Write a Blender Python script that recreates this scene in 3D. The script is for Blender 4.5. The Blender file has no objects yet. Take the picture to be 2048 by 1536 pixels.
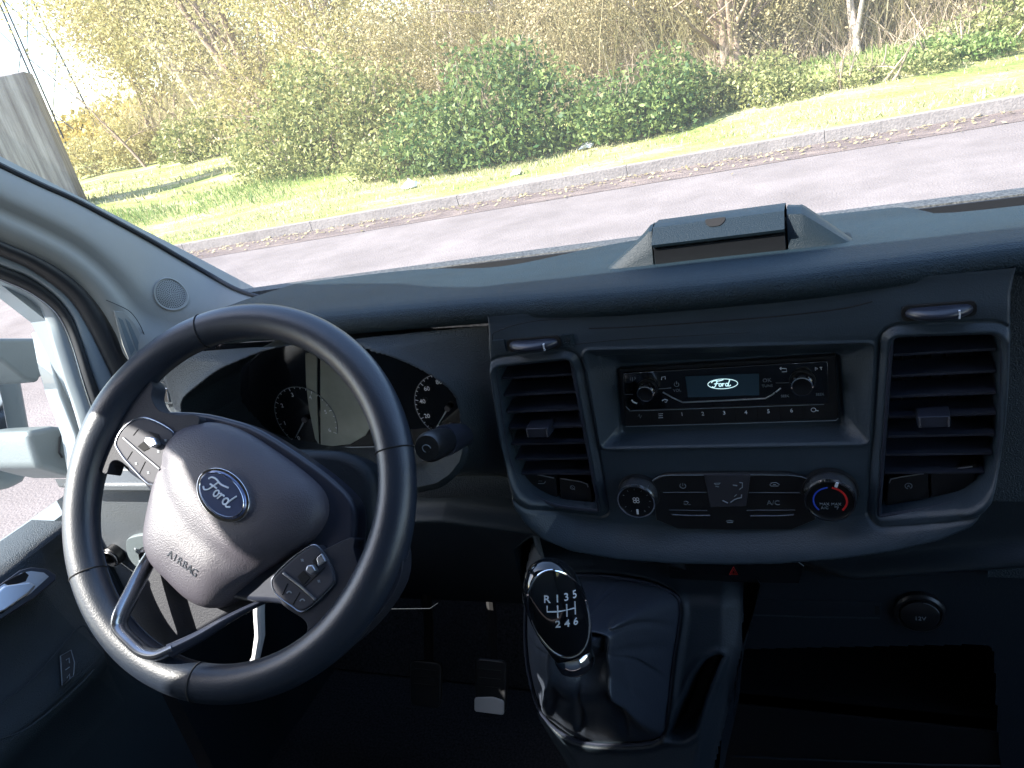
import bpy, bmesh, math, random
import numpy as np
from mathutils import Vector, Matrix
random.seed(7); np.random.seed(7)
PI = math.pi
SC = bpy.context.scene
COL = SC.collection

# ------------------------------------------------------------------ camera (solved from the vanishing points of the cab)
FPX = 1577.0
def nrm(v):
    v = np.array(v, float); return v / np.linalg.norm(v)
AX = nrm((3684, 204, 1577)); AY = nrm((628, 844, -1577)); AY = nrm(AY - AX * AY.dot(AX)); AZ = np.cross(AX, AY)
CM = np.array([AX, AY, AZ])                       # camera vector -> van vector
CP = np.array([0.10, 0.0, 1.62])                  # camera position; x across the cab, y forward, z up from the road
cam_d = bpy.data.cameras.new('camera'); cam = bpy.data.objects.new('camera', cam_d); COL.objects.link(cam)
cam_d.sensor_width = 36; cam_d.lens = 36 * FPX / 2048; cam_d.clip_start = 0.02; cam_d.clip_end = 2000
cam.matrix_world = Matrix([[*CM[0], CP[0]], [*CM[1], CP[1]], [*CM[2], CP[2]], [0, 0, 0, 1]])
SC.camera = cam
# ------------------------------------------------------------------ light
SUN = nrm((-0.70, -0.46, 0.71))                   # towards the sun
sd = bpy.data.lights.new('sun', 'SUN'); sd.energy = 4.6; sd.angle = math.radians(0.5); sd.color = (1.0, 0.94, 0.86)
so = bpy.data.objects.new('sun', sd); COL.objects.link(so)
so.rotation_euler = Vector(SUN).to_track_quat('Z', 'Y').to_euler()
W = bpy.data.worlds.new('World'); SC.world = W; W.use_nodes = True
wn = W.node_tree.nodes; wl = W.node_tree.links
sky = wn.new('ShaderNodeTexSky'); sky.sky_type = 'NISHITA'; sky.sun_disc = False
sky.sun_elevation = math.asin(SUN[2]); sky.sun_rotation = math.atan2(SUN[0], SUN[1])
sky.dust_density = 1.0; sky.ozone_density = 1.6
wl.new(sky.outputs[0], wn['Background'].inputs[0]); wn['Background'].inputs[1].default_value = 0.15
SC.view_settings.view_transform = 'Standard'; SC.view_settings.look = 'None'
SC.view_settings.exposure = 2.22; SC.view_settings.gamma = 1.0
SC.render.engine = 'CYCLES'
SC.cycles.max_bounces = 8; SC.cycles.diffuse_bounces = 4; SC.cycles.glossy_bounces = 4; SC.cycles.transparent_max_bounces = 12
SC.cycles.use_denoising = True; SC.cycles.sample_clamp_indirect = 8

# ------------------------------------------------------------------ measuring helpers
def ray(u, v): return nrm(CM @ np.array([(u - 1024) / FPX, -(v - 768) / FPX, -1]))
def at(u, v, **k):                                 # where the sight line meets the plane x=, y= or z=
    (a, val), = k.items(); i = 'xyz'.index(a); d = ray(u, v); return CP + d * (val - CP[i]) / d[i]
class Frame:                                       # a local drawing plane: origin, u (right), v (up), n (out of the surface)
    def __init__(s, o, u, v): s.o = np.array(o, float); s.u = nrm(u); s.n = nrm(np.cross(s.u, v)); s.v = np.cross(s.n, s.u)
    def p(s, a, b, h=0): return s.o + s.u * a + s.v * b + s.n * h
    def m(s, px, h=0):                             # measure a point of the photo on this plane (raised by h)
        d = ray(*px); o = s.o + s.n * h; q = CP + d * ((o - CP) @ s.n) / (d @ s.n); return ((q - s.o) @ s.u, (q - s.o) @ s.v)
    def ms(s, pts, h=0): return [s.m(p, h) for p in pts]
    def off(s, h): return Frame(s.o + s.n * h, s.u, s.v)
    def rot(s, a, b, ang, h=0):
        c, t = math.cos(ang), math.sin(ang); return Frame(s.p(a, b, h), s.u * c + s.v * t, s.v * c - s.u * t)

# ------------------------------------------------------------------ materials
def mat(name, col, rough=0.5, metal=0.0, bump=0.0, bscale=400, var=0.0, vscale=6, coat=0.0, spec=0.5, btype='NOISE', col2=None, emit=0):
    m = bpy.data.materials.new(name); m.use_nodes = True; nt = m.node_tree; N = nt.nodes; L = nt.links; b = N['Principled BSDF']
    b.inputs['Base Color'].default_value = (*col, 1); b.inputs['Roughness'].default_value = rough; b.inputs['Metallic'].default_value = metal
    b.inputs['Specular IOR Level'].default_value = spec; b.inputs['Coat Weight'].default_value = coat
    tc = N.new('ShaderNodeTexCoord')
    if var > 0 or col2:
        n = N.new('ShaderNodeTexNoise'); n.inputs['Scale'].default_value = vscale; n.inputs['Detail'].default_value = 6; n.inputs['Roughness'].default_value = 0.65
        L.new(tc.outputs['Object'], n.inputs['Vector'])
        r = N.new('ShaderNodeValToRGB'); r.color_ramp.elements[0].position = 0.32; r.color_ramp.elements[1].position = 0.68
        c2 = col2 or tuple(min(1, c * (1 + var)) for c in col); c1 = col if col2 else tuple(c * (1 - var) for c in col)
        r.color_ramp.elements[0].color = (*c1, 1); r.color_ramp.elements[1].color = (*c2, 1)
        L.new(n.outputs[0], r.inputs[0]); L.new(r.outputs[0], b.inputs['Base Color'])
    if bump > 0:
        if btype == 'VORONOI':
            t = N.new('ShaderNodeTexVoronoi'); t.inputs['Scale'].default_value = bscale; out = t.outputs['Distance']
        else:
            t = N.new('ShaderNodeTexNoise'); t.inputs['Scale'].default_value = bscale; t.inputs['Detail'].default_value = 3; out = t.outputs[0]
        L.new(tc.outputs['Object'], t.inputs['Vector'])
        bp = N.new('ShaderNodeBump'); bp.inputs['Strength'].default_value = bump; bp.inputs['Distance'].default_value = (0.0022 if name.startswith('dash') else 0.001) if bscale > 60 else 0.02
        L.new(out, bp.inputs['Height']); L.new(bp.outputs[0], b.inputs['Normal'])
    if emit:
        b.inputs['Emission Color'].default_value = (*col, 1); b.inputs['Emission Strength'].default_value = emit
    return m
M = {}
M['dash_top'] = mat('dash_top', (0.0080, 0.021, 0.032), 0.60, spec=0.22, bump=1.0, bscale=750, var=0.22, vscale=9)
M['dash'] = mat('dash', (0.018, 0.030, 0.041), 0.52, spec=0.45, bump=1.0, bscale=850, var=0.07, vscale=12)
M['pod'] = mat('pod', (0.024, 0.037, 0.052), 0.42, spec=0.45, bump=0.35, bscale=850, var=0.12, vscale=10)
M['lower'] = mat('lower', (0.0075, 0.013, 0.019), 0.55, spec=0.35, bump=0.3, bscale=620)
M['tray'] = mat('tray', (0.0065, 0.015, 0.023), 0.5, spec=0.25, bump=0.5, bscale=1100)
M['dash_end_sunlit'] = mat('dash_end_sunlit', (0.075, 0.085, 0.095), 0.5, bump=0.3, bscale=620)  # dark plastic lightened to stand in for the sunlight on it
M['black'] = mat('black', (0.008, 0.009, 0.011), 0.35, bump=0.05, bscale=300)
M['gloss_black'] = mat('gloss_black', (0.005, 0.006, 0.008), 0.08, coat=0.6)
M['dialblack'] = mat('dialblack', (0.005, 0.006, 0.008), 0.35, spec=.3)
M['cavity'] = mat('cavity', (0.004, 0.004, 0.005), 0.9)
M['leather'] = mat('leather', (0.014, 0.020, 0.032), 0.36, spec=0.65, bump=0.22, bscale=700, var=0.12, vscale=25)
M['cover'] = mat('cover', (0.060, 0.056, 0.070), 0.44, bump=0.55, bscale=900, btype='NOISE')
M['web'] = mat('web', (0.017, 0.019, 0.027), 0.6, bump=0.3, bscale=700, spec=.25)
M['boot'] = mat('boot', (0.024, 0.030, 0.042), 0.46, bump=0.3, bscale=500, spec=.6)
M['satin'] = mat('satin', (0.020, 0.024, 0.038), 0.30, bump=0.03, bscale=300)
M['button'] = mat('button', (0.035, 0.036, 0.046), 0.6, spec=.25)
M['silver'] = mat('silver', (0.55, 0.57, 0.62), 0.28, metal=0.9)
M['chrome'] = mat('chrome', (0.80, 0.81, 0.84), 0.08, metal=1.0)
M['darkchrome'] = mat('darkchrome', (0.25, 0.27, 0.31), 0.25, metal=0.9)
M['trim'] = mat('trim', (0.235, 0.235, 0.22), 0.65, bump=0.12, bscale=500, var=0.04, vscale=8)
M['headliner'] = mat('headliner', (0.16, 0.16, 0.16), 0.9, bump=0.2, bscale=300)
M['paint'] = mat('paint', (0.19, 0.225, 0.25), 0.35, coat=0.3)
M['seal'] = mat('seal', (0.010, 0.012, 0.016), 0.55, bump=0.2, bscale=300)
M['mirror_plastic'] = mat('mirror_plastic', (0.12, 0.145, 0.155), 0.5, bump=0.3, bscale=400)
M['blue'] = mat('blue_enamel', (0.10, 0.13, 0.24), 0.22, metal=0.6, coat=0.7)
M['ink'] = mat('ink', (0.62, 0.66, 0.72), 0.5)
M['dimink'] = mat('dimink', (0.16, 0.19, 0.22), 0.5)
M['redink'] = mat('redink', (0.55, 0.02, 0.02), 0.45)
M['blueink'] = mat('blueink', (0.03, 0.08, 0.55), 0.45)
M['screen'] = mat('screen', (0.022, 0.050, 0.075), 0.25)
M['glow'] = mat('screen_glow', (0.55, 0.8, 0.85), 0.4, emit=0.22)
M['reflection_grey'] = mat('reflection_grey', (0.17, 0.19, 0.175), 0.35, var=0.22, vscale=16)  # tone of the light mirrored in the cluster lens
M['carpet'] = mat('carpet', (0.006, 0.007, 0.009), 0.95, bump=1.0, bscale=350, col2=(0.035, 0.036, 0.040), vscale=260, spec=.1)
M['pedal'] = mat('pedal', (0.65, 0.66, 0.67), 0.45, metal=0.2)  # lightened to make the brake pedal's edge look sunlit
M['frit'] = mat('frit', (0.015, 0.017, 0.02), 0.6, bump=1.0, bscale=260, col2=(0.10, 0.105, 0.105), vscale=330)

def glass_mat(name, refl=0.05, tint=(0.97, 0.985, 0.98)):
    m = bpy.data.materials.new(name); m.use_nodes = True; N = m.node_tree.nodes; L = m.node_tree.links
    N.remove(N['Principled BSDF']); t = N.new('ShaderNodeBsdfTransparent'); t.inputs[0].default_value = (*tint, 1)
    g = N.new('ShaderNodeBsdfGlossy'); g.inputs['Roughness'].default_value = 0.02
    fr = N.new('ShaderNodeFresnel'); fr.inputs[0].default_value = 1.35
    x = N.new('ShaderNodeMixShader'); mu = N.new('ShaderNodeMath'); mu.operation = 'MULTIPLY'; mu.inputs[1].default_value = refl * 10
    L.new(fr.outputs[0], mu.inputs[0]); L.new(mu.outputs[0], x.inputs[0]); L.new(t.outputs[0], x.inputs[1]); L.new(g.outputs[0], x.inputs[2])
    L.new(x.outputs[0], N['Material Output'].inputs[0]); return m
M['glass'] = glass_mat('glass', 0.05)
def veiled(name, k):                               # the same glass with a thin translucent veil added for the hazy glare outside
    m = glass_mat(name, 0.05); N = m.node_tree.nodes; L = m.node_tree.links; out = N['Material Output']; src = out.inputs[0].links[0].from_socket
    t = N.new('ShaderNodeBsdfTranslucent'); t.inputs[0].default_value = (.9, .88, .86, 1); x = N.new('ShaderNodeMixShader'); x.inputs[0].default_value = k
    L.new(src, x.inputs[1]); L.new(t.outputs[0], x.inputs[2]); L.new(x.outputs[0], out.inputs[0]); return m
M['windscreen'] = veiled('windscreen', 0.032)

def ground_mat(name, stops, scale, rough=0.95, bump=0.5, bscale=30, speck=None, stretch=(1, 1, 1)):
    m = bpy.data.materials.new(name); m.use_nodes = True; nt = m.node_tree; N = nt.nodes; L = nt.links; b = N['Principled BSDF']
    b.inputs['Roughness'].default_value = rough; b.inputs['Specular IOR Level'].default_value = 0.2
    tc = N.new('ShaderNodeTexCoord'); mp = N.new('ShaderNodeMapping'); mp.inputs['Scale'].default_value = stretch
    L.new(tc.outputs['Object'], mp.inputs[0])
    n = N.new('ShaderNodeTexNoise'); n.inputs['Scale'].default_value = scale; n.inputs['Detail'].default_value = 9; n.inputs['Roughness'].default_value = 0.68
    L.new(mp.outputs[0], n.inputs['Vector'])
    r = N.new('ShaderNodeValToRGB'); els = r.color_ramp.elements
    els[0].position = stops[0][0]; els[0].color = (*stops[0][1], 1); els[1].position = stops[-1][0]; els[1].color = (*stops[-1][1], 1)
    for p, c in stops[1:-1]: e = els.new(p); e.color = (*c, 1)
    L.new(n.outputs[0], r.inputs[0]); out = r.outputs[0]
    if speck:
        n2 = N.new('ShaderNodeTexNoise'); n2.inputs['Scale'].default_value = speck[0]; n2.inputs['Detail'].default_value = 4
        L.new(tc.outputs['Object'], n2.inputs['Vector'])
        mx = N.new('ShaderNodeMix'); mx.data_type = 'RGBA'; mx.blend_type = 'OVERLAY'; mx.inputs[0].default_value = speck[1]
        L.new(out, mx.inputs[6]); L.new(n2.outputs[0], mx.inputs[7]); out = mx.outputs[2]
    L.new(out, b.inputs['Base Color'])
    n3 = N.new('ShaderNodeTexNoise'); n3.inputs['Scale'].default_value = bscale; n3.inputs['Detail'].default_value = 6; L.new(tc.outputs['Object'], n3.inputs['Vector'])
    bp = N.new('ShaderNodeBump'); bp.inputs['Strength'].default_value = bump; bp.inputs['Distance'].default_value = 0.03
    L.new(n3.outputs[0], bp.inputs['Height']); L.new(bp.outputs[0], b.inputs['Normal'])
    return m
M['asphalt'] = ground_mat('asphalt', [(0.28, (0.115, 0.100, 0.098)), (0.5, (0.150, 0.132, 0.130)), (0.72, (0.190, 0.168, 0.165))], 1.3, bump=0.35, bscale=60, speck=(90, 0.5))
M['gutter'] = ground_mat('gutter', [(0.3, (0.085, 0.066, 0.062)), (0.5, (0.12, 0.096, 0.090)), (0.72, (0.21, 0.168, 0.145))], 6, bump=0.5, bscale=60, speck=(60, 0.6), stretch=(0.4, 1, 1))
M['soil'] = ground_mat('soil_grass', [(0.30, (0.10, 0.14, 0.035)), (0.44, (0.19, 0.23, 0.065)), (0.54, (0.30, 0.31, 0.12)), (0.64, (0.46, 0.41, 0.25)), (0.8, (0.60, 0.56, 0.44))], 0.9, bump=1.0, bscale=18, speck=(25, 0.6), stretch=(0.6, 1.3, 1))
M['kerb'] = ground_mat('kerb', [(0.3, (0.15, 0.135, 0.130)), (0.7, (0.22, 0.20, 0.192))], 3, bump=0.3, bscale=40, speck=(40, 0.4))
M['concrete'] = ground_mat('concrete', [(0.34, (0.13, 0.108, 0.10)), (0.5, (0.24, 0.21, 0.195)), (0.66, (0.37, 0.335, 0.315))], 2.4, bump=0.4, bscale=20, stretch=(3.0, 3.0, 0.18))
M['litter'] = mat('litter', (0.85, 0.85, 0.85), 0.7)
M['bark'] = mat('bark', (0.26, 0.19, 0.14), 0.9, bump=0.6, bscale=30, var=0.35, vscale=8)
M['barkpale'] = mat('barkpale', (0.42, 0.35, 0.29), 0.9, bump=0.4, bscale=30, var=0.25, vscale=8)

def leaf_mat(name, c1, c2, trans=0.35):
    m = bpy.data.materials.new(name); m.use_nodes = True; N = m.node_tree.nodes; L = m.node_tree.links; b = N['Principled BSDF']
    g = N.new('ShaderNodeNewGeometry'); r = N.new('ShaderNodeValToRGB'); r.color_ramp.elements[0].color = (*c1, 1); r.color_ramp.elements[1].color = (*c2, 1)
    L.new(g.outputs['Random Per Island'], r.inputs[0]); L.new(r.outputs[0], b.inputs['Base Color'])
    b.inputs['Roughness'].default_value = 0.55; b.inputs['Specular IOR Level'].default_value = 0.3
    t = N.new('ShaderNodeBsdfTranslucent'); L.new(r.outputs[0], t.inputs[0]); x = N.new('ShaderNodeMixShader'); x.inputs[0].default_value = trans
    L.new(b.outputs[0], x.inputs[1]); L.new(t.outputs[0], x.inputs[2]); L.new(x.outputs[0], N['Material Output'].inputs[0]); return m
M['leaf_green'] = leaf_mat('leaf_green', (0.085, 0.12, 0.035), (0.42, 0.41, 0.17))
M['leaf_dark'] = leaf_mat('leaf_dark', (0.04, 0.095, 0.028), (0.23, 0.28, 0.09))
M['leaf_yellow'] = leaf_mat('leaf_yellow', (0.26, 0.235, 0.09), (0.54, 0.47, 0.23))
M['leaf_pale'] = leaf_mat('leaf_pale', (0.26, 0.22, 0.115), (0.54, 0.46, 0.28))
M['leaf_dry'] = leaf_mat('leaf_dry', (0.25, 0.215, 0.115), (0.54, 0.465, 0.28))
M['leaf_autumn'] = leaf_mat('leaf_autumn', (0.30, 0.24, 0.06), (0.55, 0.42, 0.14))
M['grass'] = leaf_mat('grass', (0.27, 0.28, 0.12), (0.58, 0.53, 0.33))
M['weed'] = leaf_mat('weed', (0.10, 0.18, 0.045), (0.30, 0.36, 0.13))
M['twig'] = leaf_mat('twig', (0.20, 0.15, 0.11), (0.42, 0.34, 0.25), 0.05)

# ------------------------------------------------------------------ mesh helpers
def link(name, V, F, m, parent=None, sharp=35, smooth=True, bevel=0, segs=3, sub=0, solid=0, label=None):
    me = bpy.data.meshes.new(name); me.from_pydata([tuple(map(float, v)) for v in V], [], [tuple(f) for f in F]); me.validate()
    if smooth:
        me.shade_smooth()
        if sharp and not bevel: me.set_sharp_from_angle(angle=math.radians(sharp))
    o = bpy.data.objects.new(name, me); COL.objects.link(o); me.materials.append(M[m] if isinstance(m, str) else m)
    if parent: o.parent = parent
    if solid: q = o.modifiers.new('s', 'SOLIDIFY'); q.thickness = solid; q.offset = 0
    if bevel:
        q = o.modifiers.new('b', 'BEVEL'); q.width = bevel; q.segments = segs; q.limit_method = 'ANGLE'; q.angle_limit = math.radians(30); q.harden_normals = True
    if sub: q = o.modifiers.new('u', 'SUBSURF'); q.levels = sub; q.render_levels = sub
    if label: o['label'] = label
    return o
class MB:
    def __init__(s): s.V = []; s.F = []
    def add(s, V, F): k = len(s.V); s.V += [tuple(v) for v in V]; s.F += [tuple(i + k for i in f) for f in F]
    def box(s, fr, a0, a1, b0, b1, h0, h1):
        s.add([fr.p(a, b, h) for h in (h0, h1) for a, b in ((a0, b0), (a1, b0), (a1, b1), (a0, b1))], [(3, 2, 1, 0), (4, 5, 6, 7), (0, 1, 5, 4), (1, 2, 6, 5), (2, 3, 7, 6), (3, 0, 4, 7)])
    def prism(s, fr, pts, h0, h1, taper=1.0):
        pts = ccw(pts); n = len(pts); c = np.mean(pts, axis=0)
        V = [fr.p(a, b, h0) for a, b in pts] + [fr.p(c[0] + (a - c[0]) * taper, c[1] + (b - c[1]) * taper, h1) for a, b in pts]
        s.add(V, [tuple(range(n - 1, -1, -1)), tuple(range(n, 2 * n))] + [(i, (i + 1) % n, n + (i + 1) % n, n + i) for i in range(n)])
    def tube(s, P, r, seg=10, closed=False, flat=1.0, up=None, cap=True):
        P = [np.array(p, float) for p in P]; n = len(P); V = []; F = []
        R = r if hasattr(r, '__len__') else [r] * n
        prev = None
        for i in range(n):
            t = nrm(P[(i + 1) % n] - P[i - 1]) if closed else nrm(P[min(i + 1, n - 1)] - P[max(i - 1, 0)])
            ref = np.array(up, float) if up is not None else (prev if prev is not None else (np.array((0, 0, 1.)) if abs(t[2]) < .9 else np.array((1., 0, 0))))
            a = ref - t * (ref @ t); a = nrm(a); b = np.cross(t, a); prev = a
            for k in range(seg):
                q = 2 * PI * k / seg; V.append(P[i] + a * math.cos(q) * R[i] * flat + b * math.sin(q) * R[i])
        for i in range(n if closed else n - 1):
            j = (i + 1) % n
            for k in range(seg): F.append((i * seg + k, i * seg + (k + 1) % seg, j * seg + (k + 1) % seg, j * seg + k))
        if not closed and cap: F += [tuple(range(seg - 1, -1, -1)), tuple((n - 1) * seg + k for k in range(seg))]
        s.add(V, F)
    def disc(s, fr, r, h0, h1, a=0, b=0, seg=48, prof=None):           # turned shape, prof = [(radius, height)...]
        prof = prof or [(r, h0), (r, h1)]
        V = [fr.p(a + R * math.cos(2 * PI * k / seg), b + R * math.sin(2 * PI * k / seg), h) for R, h in prof for k in range(seg)]
        n = len(prof); F = [(i * seg + k, i * seg + (k + 1) % seg, (i + 1) * seg + (k + 1) % seg, (i + 1) * seg + k) for i in range(n - 1) for k in range(seg)]
        F += [tuple(range(seg - 1, -1, -1)), tuple((n - 1) * seg + k for k in range(seg))]
        s.add(V, F)
    def go(s, name, m, parent=None, **k): return link(name, s.V, s.F, m, parent, **k)
def ccw(pts):
    pts = [tuple(p) for p in pts]; A = sum(pts[i][0] * pts[(i + 1) % len(pts)][1] - pts[(i + 1) % len(pts)][0] * pts[i][1] for i in range(len(pts)))
    return pts if A > 0 else pts[::-1]
def cr(P, n=8, closed=True):                        # Catmull-Rom through points of any dimension
    P = [np.array(p, float) for p in P]; N = len(P); out = []
    for i in range(N if closed else N - 1):
        g = (lambda j: P[j % N]) if closed else (lambda j: P[max(0, min(N - 1, j))])
        p0, p1, p2, p3 = g(i - 1), g(i), g(i + 1), g(i + 2)
        for k in range(n):
            t = k / n; out.append(0.5 * ((2 * p1) + (p2 - p0) * t + (2 * p0 - 5 * p1 + 4 * p2 - p3) * t * t + (3 * p1 - p0 - 3 * p2 + p3) * t ** 3))
    if not closed: out.append(P[-1])
    return out
def slab(name, fr, px, h0, h1, m, parent=None, bevel=0.001, smooth_n=0, ref=None, **k):
    pts = fr.ms(px, h1 if ref is None else ref)
    if smooth_n: pts = cr(pts, smooth_n)
    b = MB(); b.prism(fr, pts, h0, h1); return b.go(name, m, parent, bevel=bevel, **k)
def line(name, pts, r, m, parent=None, closed=False, flat=1.0, up=None, seg=8, **k):
    b = MB(); b.tube(pts, r, seg, closed, flat, up); return b.go(name, m, parent, **k)
def pline(name, fr, px, h, r, m, parent=None, n=6, closed=False, **k):
    P = cr([fr.p(*fr.m(p, h), h) for p in px], n, closed) if n else [fr.p(*fr.m(p, h), h) for p in px]
    return line(name, P, r, m, parent, closed, **k)
def loft(name, rows, m, parent=None, flip=False, closed=False, **k):
    n = len(rows[0]); V = [p for r in rows for p in r]; F = []
    for i in range(len(rows) - 1):
        for j in range(n if closed else n - 1):
            j2 = (j + 1) % n; q = (i * n + j, i * n + j2, (i + 1) * n + j2, (i + 1) * n + j); F.append(q[::-1] if flip else q)
    return link(name, V, F, m, parent, **k)
def resample(P, n):
    P = np.array(P, float); d = np.r_[0, np.cumsum(np.linalg.norm(np.diff(P, axis=0), axis=1))]; t = np.linspace(0, d[-1], n)
    return np.stack([np.interp(t, d, P[:, i]) for i in range(P.shape[1])], 1)
def text(name, s, fr, a, b, size, m, parent=None, ang=0, h=0.0004, depth=0.0002, align='CENTER', bold=0, shear=0, sx=1):
    c = bpy.data.curves.new(name, 'FONT'); c.body = s; c.size = size; c.align_x = align; c.align_y = 'CENTER'; c.extrude = depth; c.offset = bold; c.shear = shear; c.resolution_u = 3
    t = bpy.data.objects.new(name, c); f2 = fr.rot(a, b, ang, h)
    COL.objects.link(t); dg = bpy.context.evaluated_depsgraph_get(); me = bpy.data.meshes.new_from_object(t.evaluated_get(dg)); bpy.data.objects.remove(t)
    u, v, n, o = f2.u * sx, f2.v, f2.n, f2.o
    me.transform(Matrix([[u[0], v[0], n[0], o[0]], [u[1], v[1], n[1], o[1]], [u[2], v[2], n[2], o[2]], [0, 0, 0, 1]]))
    me.materials.clear(); me.materials.append(M[m]); ob = bpy.data.objects.new(name, me); COL.objects.link(ob)
    if parent: ob.parent = parent
    return ob
def sdf(px, py, poly):                               # signed distance, negative inside
    P = np.array(poly); d = np.full(px.shape, 1e9); s = np.ones(px.shape); n = len(P)
    for i in range(n):
        a = P[i]; e = P[i - 1] - a; wx = px - a[0]; wy = py - a[1]; t = np.clip((wx * e[0] + wy * e[1]) / (e @ e), 0, 1)
        bx = wx - e[0] * t; by = wy - e[1] * t; d = np.minimum(d, bx * bx + by * by)
        b = P[i - 1]; c1 = py >= a[1]; c2 = py < b[1]; c3 = e[0] * wy > e[1] * wx
        s = np.where((c1 & c2 & c3) | (~c1 & ~c2 & ~c3), -s, s)
    return s * np.sqrt(d)
def ss(x, a, b): t = np.clip((x - a) / (b - a), 0, 1); return t * t * (3 - 2 * t)
def relief(name, fr, a0, a1, b0, b1, res, fn, m, parent=None, keep=None, **k):
    na = int((a1 - a0) / res) + 1; nb = int((b1 - b0) / res) + 1
    A, B = np.meshgrid(np.linspace(a0, a1, na), np.linspace(b0, b1, nb)); H = fn(A, B); K = np.ones(A.shape, bool) if keep is None else keep(A, B)
    V = fr.o + A[..., None] * fr.u + B[..., None] * fr.v + H[..., None] * fr.n
    idx = np.arange(na * nb).reshape(nb, na); kk = K[:-1, :-1] & K[1:, :-1] & K[:-1, 1:] & K[1:, 1:]
    q = np.stack([idx[:-1, :-1], idx[:-1, 1:], idx[1:, 1:], idx[1:, :-1]], -1)[kk]
    return link(name, V.reshape(-1, 3), q.tolist(), m, parent, **k)
def tag(o, label, cat=None, group=None, kind=None):
    if label: o['label'] = label
    if cat: o['category'] = cat
    if group: o['group'] = group
    if kind: o['kind'] = kind
    return o
def empty(name, loc=(0, 0, 0)):
    o = bpy.data.objects.new(name, None); COL.objects.link(o); o.location = loc; o.empty_display_size = 0.2; return o

# ================================================================== SETTING
def sheet(name, pts, z, m, kind='structure'):
    V = [(x, y, z if not callable(z) else z(x, y)) for x, y in pts]; return tag(link(name, V, [tuple(range(len(V)))], m, smooth=False), None, kind=kind)
KD = nrm((1, 0.072, 0)); KN = np.array([-KD[1], KD[0], 0])     # the kerb's direction, and across it
K0 = np.array([0, 8.68, 0.0])
def kp(s, t, z=0): return K0 + KD * s + KN * t + np.array([0, 0, z])
sheet('ground', [(-400, -400), (400, -400), (400, 400), (-400, 400)], -0.06, 'soil')
def strip(name, s0, s1, t0, t1, z, m, **k):
    return tag(link(name, [kp(s0, t0, z), kp(s1, t0, z), kp(s1, t1, z), kp(s0, t1, z)], [(0, 1, 2, 3)], m, smooth=False), None, kind='structure')
strip('road', -90, 60, -30, 0.0, 0.0, 'asphalt')
strip('gutter', -90, 60, -0.55, -0.002, 0.004, 'gutter')
def hgt(s, t):
    s = np.asarray(s, float); t = np.asarray(t, float)
    return 0.12 + 0.10 * np.sin(s * 0.31 + 1) * ss(t, 0.3, 3) + 0.05 * np.sin(s * 0.9 + t * 0.7) * ss(t, 0.3, 2) + 0.10 * ss(t, 2, 6)
S, T = np.meshgrid(np.linspace(-90, 40, 260), np.r_[np.linspace(0.085, 6, 40), np.linspace(6.3, 60, 60)])
Hh = hgt(S, T); Vv = K0 + S[..., None] * KD + T[..., None] * KN; Vv[..., 2] += Hh
idx = np.arange(S.size).reshape(S.shape); q = np.stack([idx[:-1, :-1], idx[:-1, 1:], idx[1:, 1:], idx[1:, :-1]], -1).reshape(-1, 4)
tag(link('grass_verge', Vv.reshape(-1, 3), q.tolist(), 'soil', sharp=0), None, kind='structure')
kroot = empty('kerb', tuple(kp(0, 0))); kroot['kind'] = 'structure'
kb = MB(); s_ = -60.0
while s_ < 25:
    f = Frame(kp(s_, 0), KD, KN); kb.box(f, 0.002, 1.998, 0.0, 0.085, -0.05, 0.122); s_ += 2.0
ko = kb.go('kerb_stone', 'kerb', None, bevel=0.005, segs=2); ko['kind'] = 'structure'
bpy.data.objects.remove(kroot)

# ---- grass blades and weeds (nobody could count them)
def blades(name, n, area, hmin, hmax, w, m, clump=0.0, dens=None):
    s = np.random.uniform(area[0], area[1], n); t = np.random.uniform(area[2], area[3], n)
    if dens is not None: k = np.random.rand(n) < dens(s, t); s, t = s[k], t[k]; n = len(s)
    h = np.random.uniform(hmin, hmax, n); a = np.random.uniform(0, 2 * PI, n); lean = np.random.normal(0, 0.45, (n, 2))
    base = K0 + s[:, None] * KD + t[:, None] * KN; base[:, 2] = hgt(s, t) - 0.01
    d = np.stack([np.cos(a), np.sin(a), 0 * a], 1) * (w * np.random.uniform(.6, 1.4, n))[:, None]
    tip = base + np.stack([lean[:, 0] * h, lean[:, 1] * h, h], 1)
    mid = base * .45 + tip * .55; mid[:, 2] += h * 0.08
    V = np.stack([base - d, base + d, mid + d * .6, tip, mid - d * .6], 1).reshape(-1, 3)
    F = np.arange(n * 5).reshape(n, 5)
    return tag(fast(name, V, F, m), None, kind='stuff')
def fast(name, V, F, m, parent=None):
    F = np.asarray(F); me = bpy.data.meshes.new(name); nv = len(V); nf, c = F.shape
    me.vertices.add(nv); me.vertices.foreach_set('co', np.asarray(V, np.float32).ravel()); me.loops.add(nf * c); me.loops.foreach_set('vertex_index', F.astype(np.int32).ravel())
    me.polygons.add(nf); me.polygons.foreach_set('loop_start', np.arange(0, nf * c, c, dtype=np.int32)); me.update(calc_edges=True)
    me.materials.append(M[m] if isinstance(m, str) else m); o = bpy.data.objects.new(name, me); COL.objects.link(o)
    if parent: o.parent = parent
    return o
def patchy(s, t):
    v = np.sin(s * 1.7 + 2 * np.sin(t * 1.3)) + np.sin(t * 2.9 + s * .8) + np.sin(s * .55 - t)
    return np.clip(0.55 + 0.3 * v, 0.08, 1)
blades('grass', 75000, (-19, 5, 0.15, 4.6), 0.02, 0.07, 0.008, 'grass', dens=patchy)
blades('tall_grass', 16000, (-14, 5, 2.6, 5.0), 0.06, 0.20, 0.008, 'weed', dens=lambda s, t: np.clip(patchy(s, t) * ss(t, 2.6, 4), 0, 1))
# grass on the far left
blades('far_grass', 20000, (-45, -8, 4.6, 13), 0.04, 0.14, 0.02, 'grass', dens=patchy)
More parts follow.
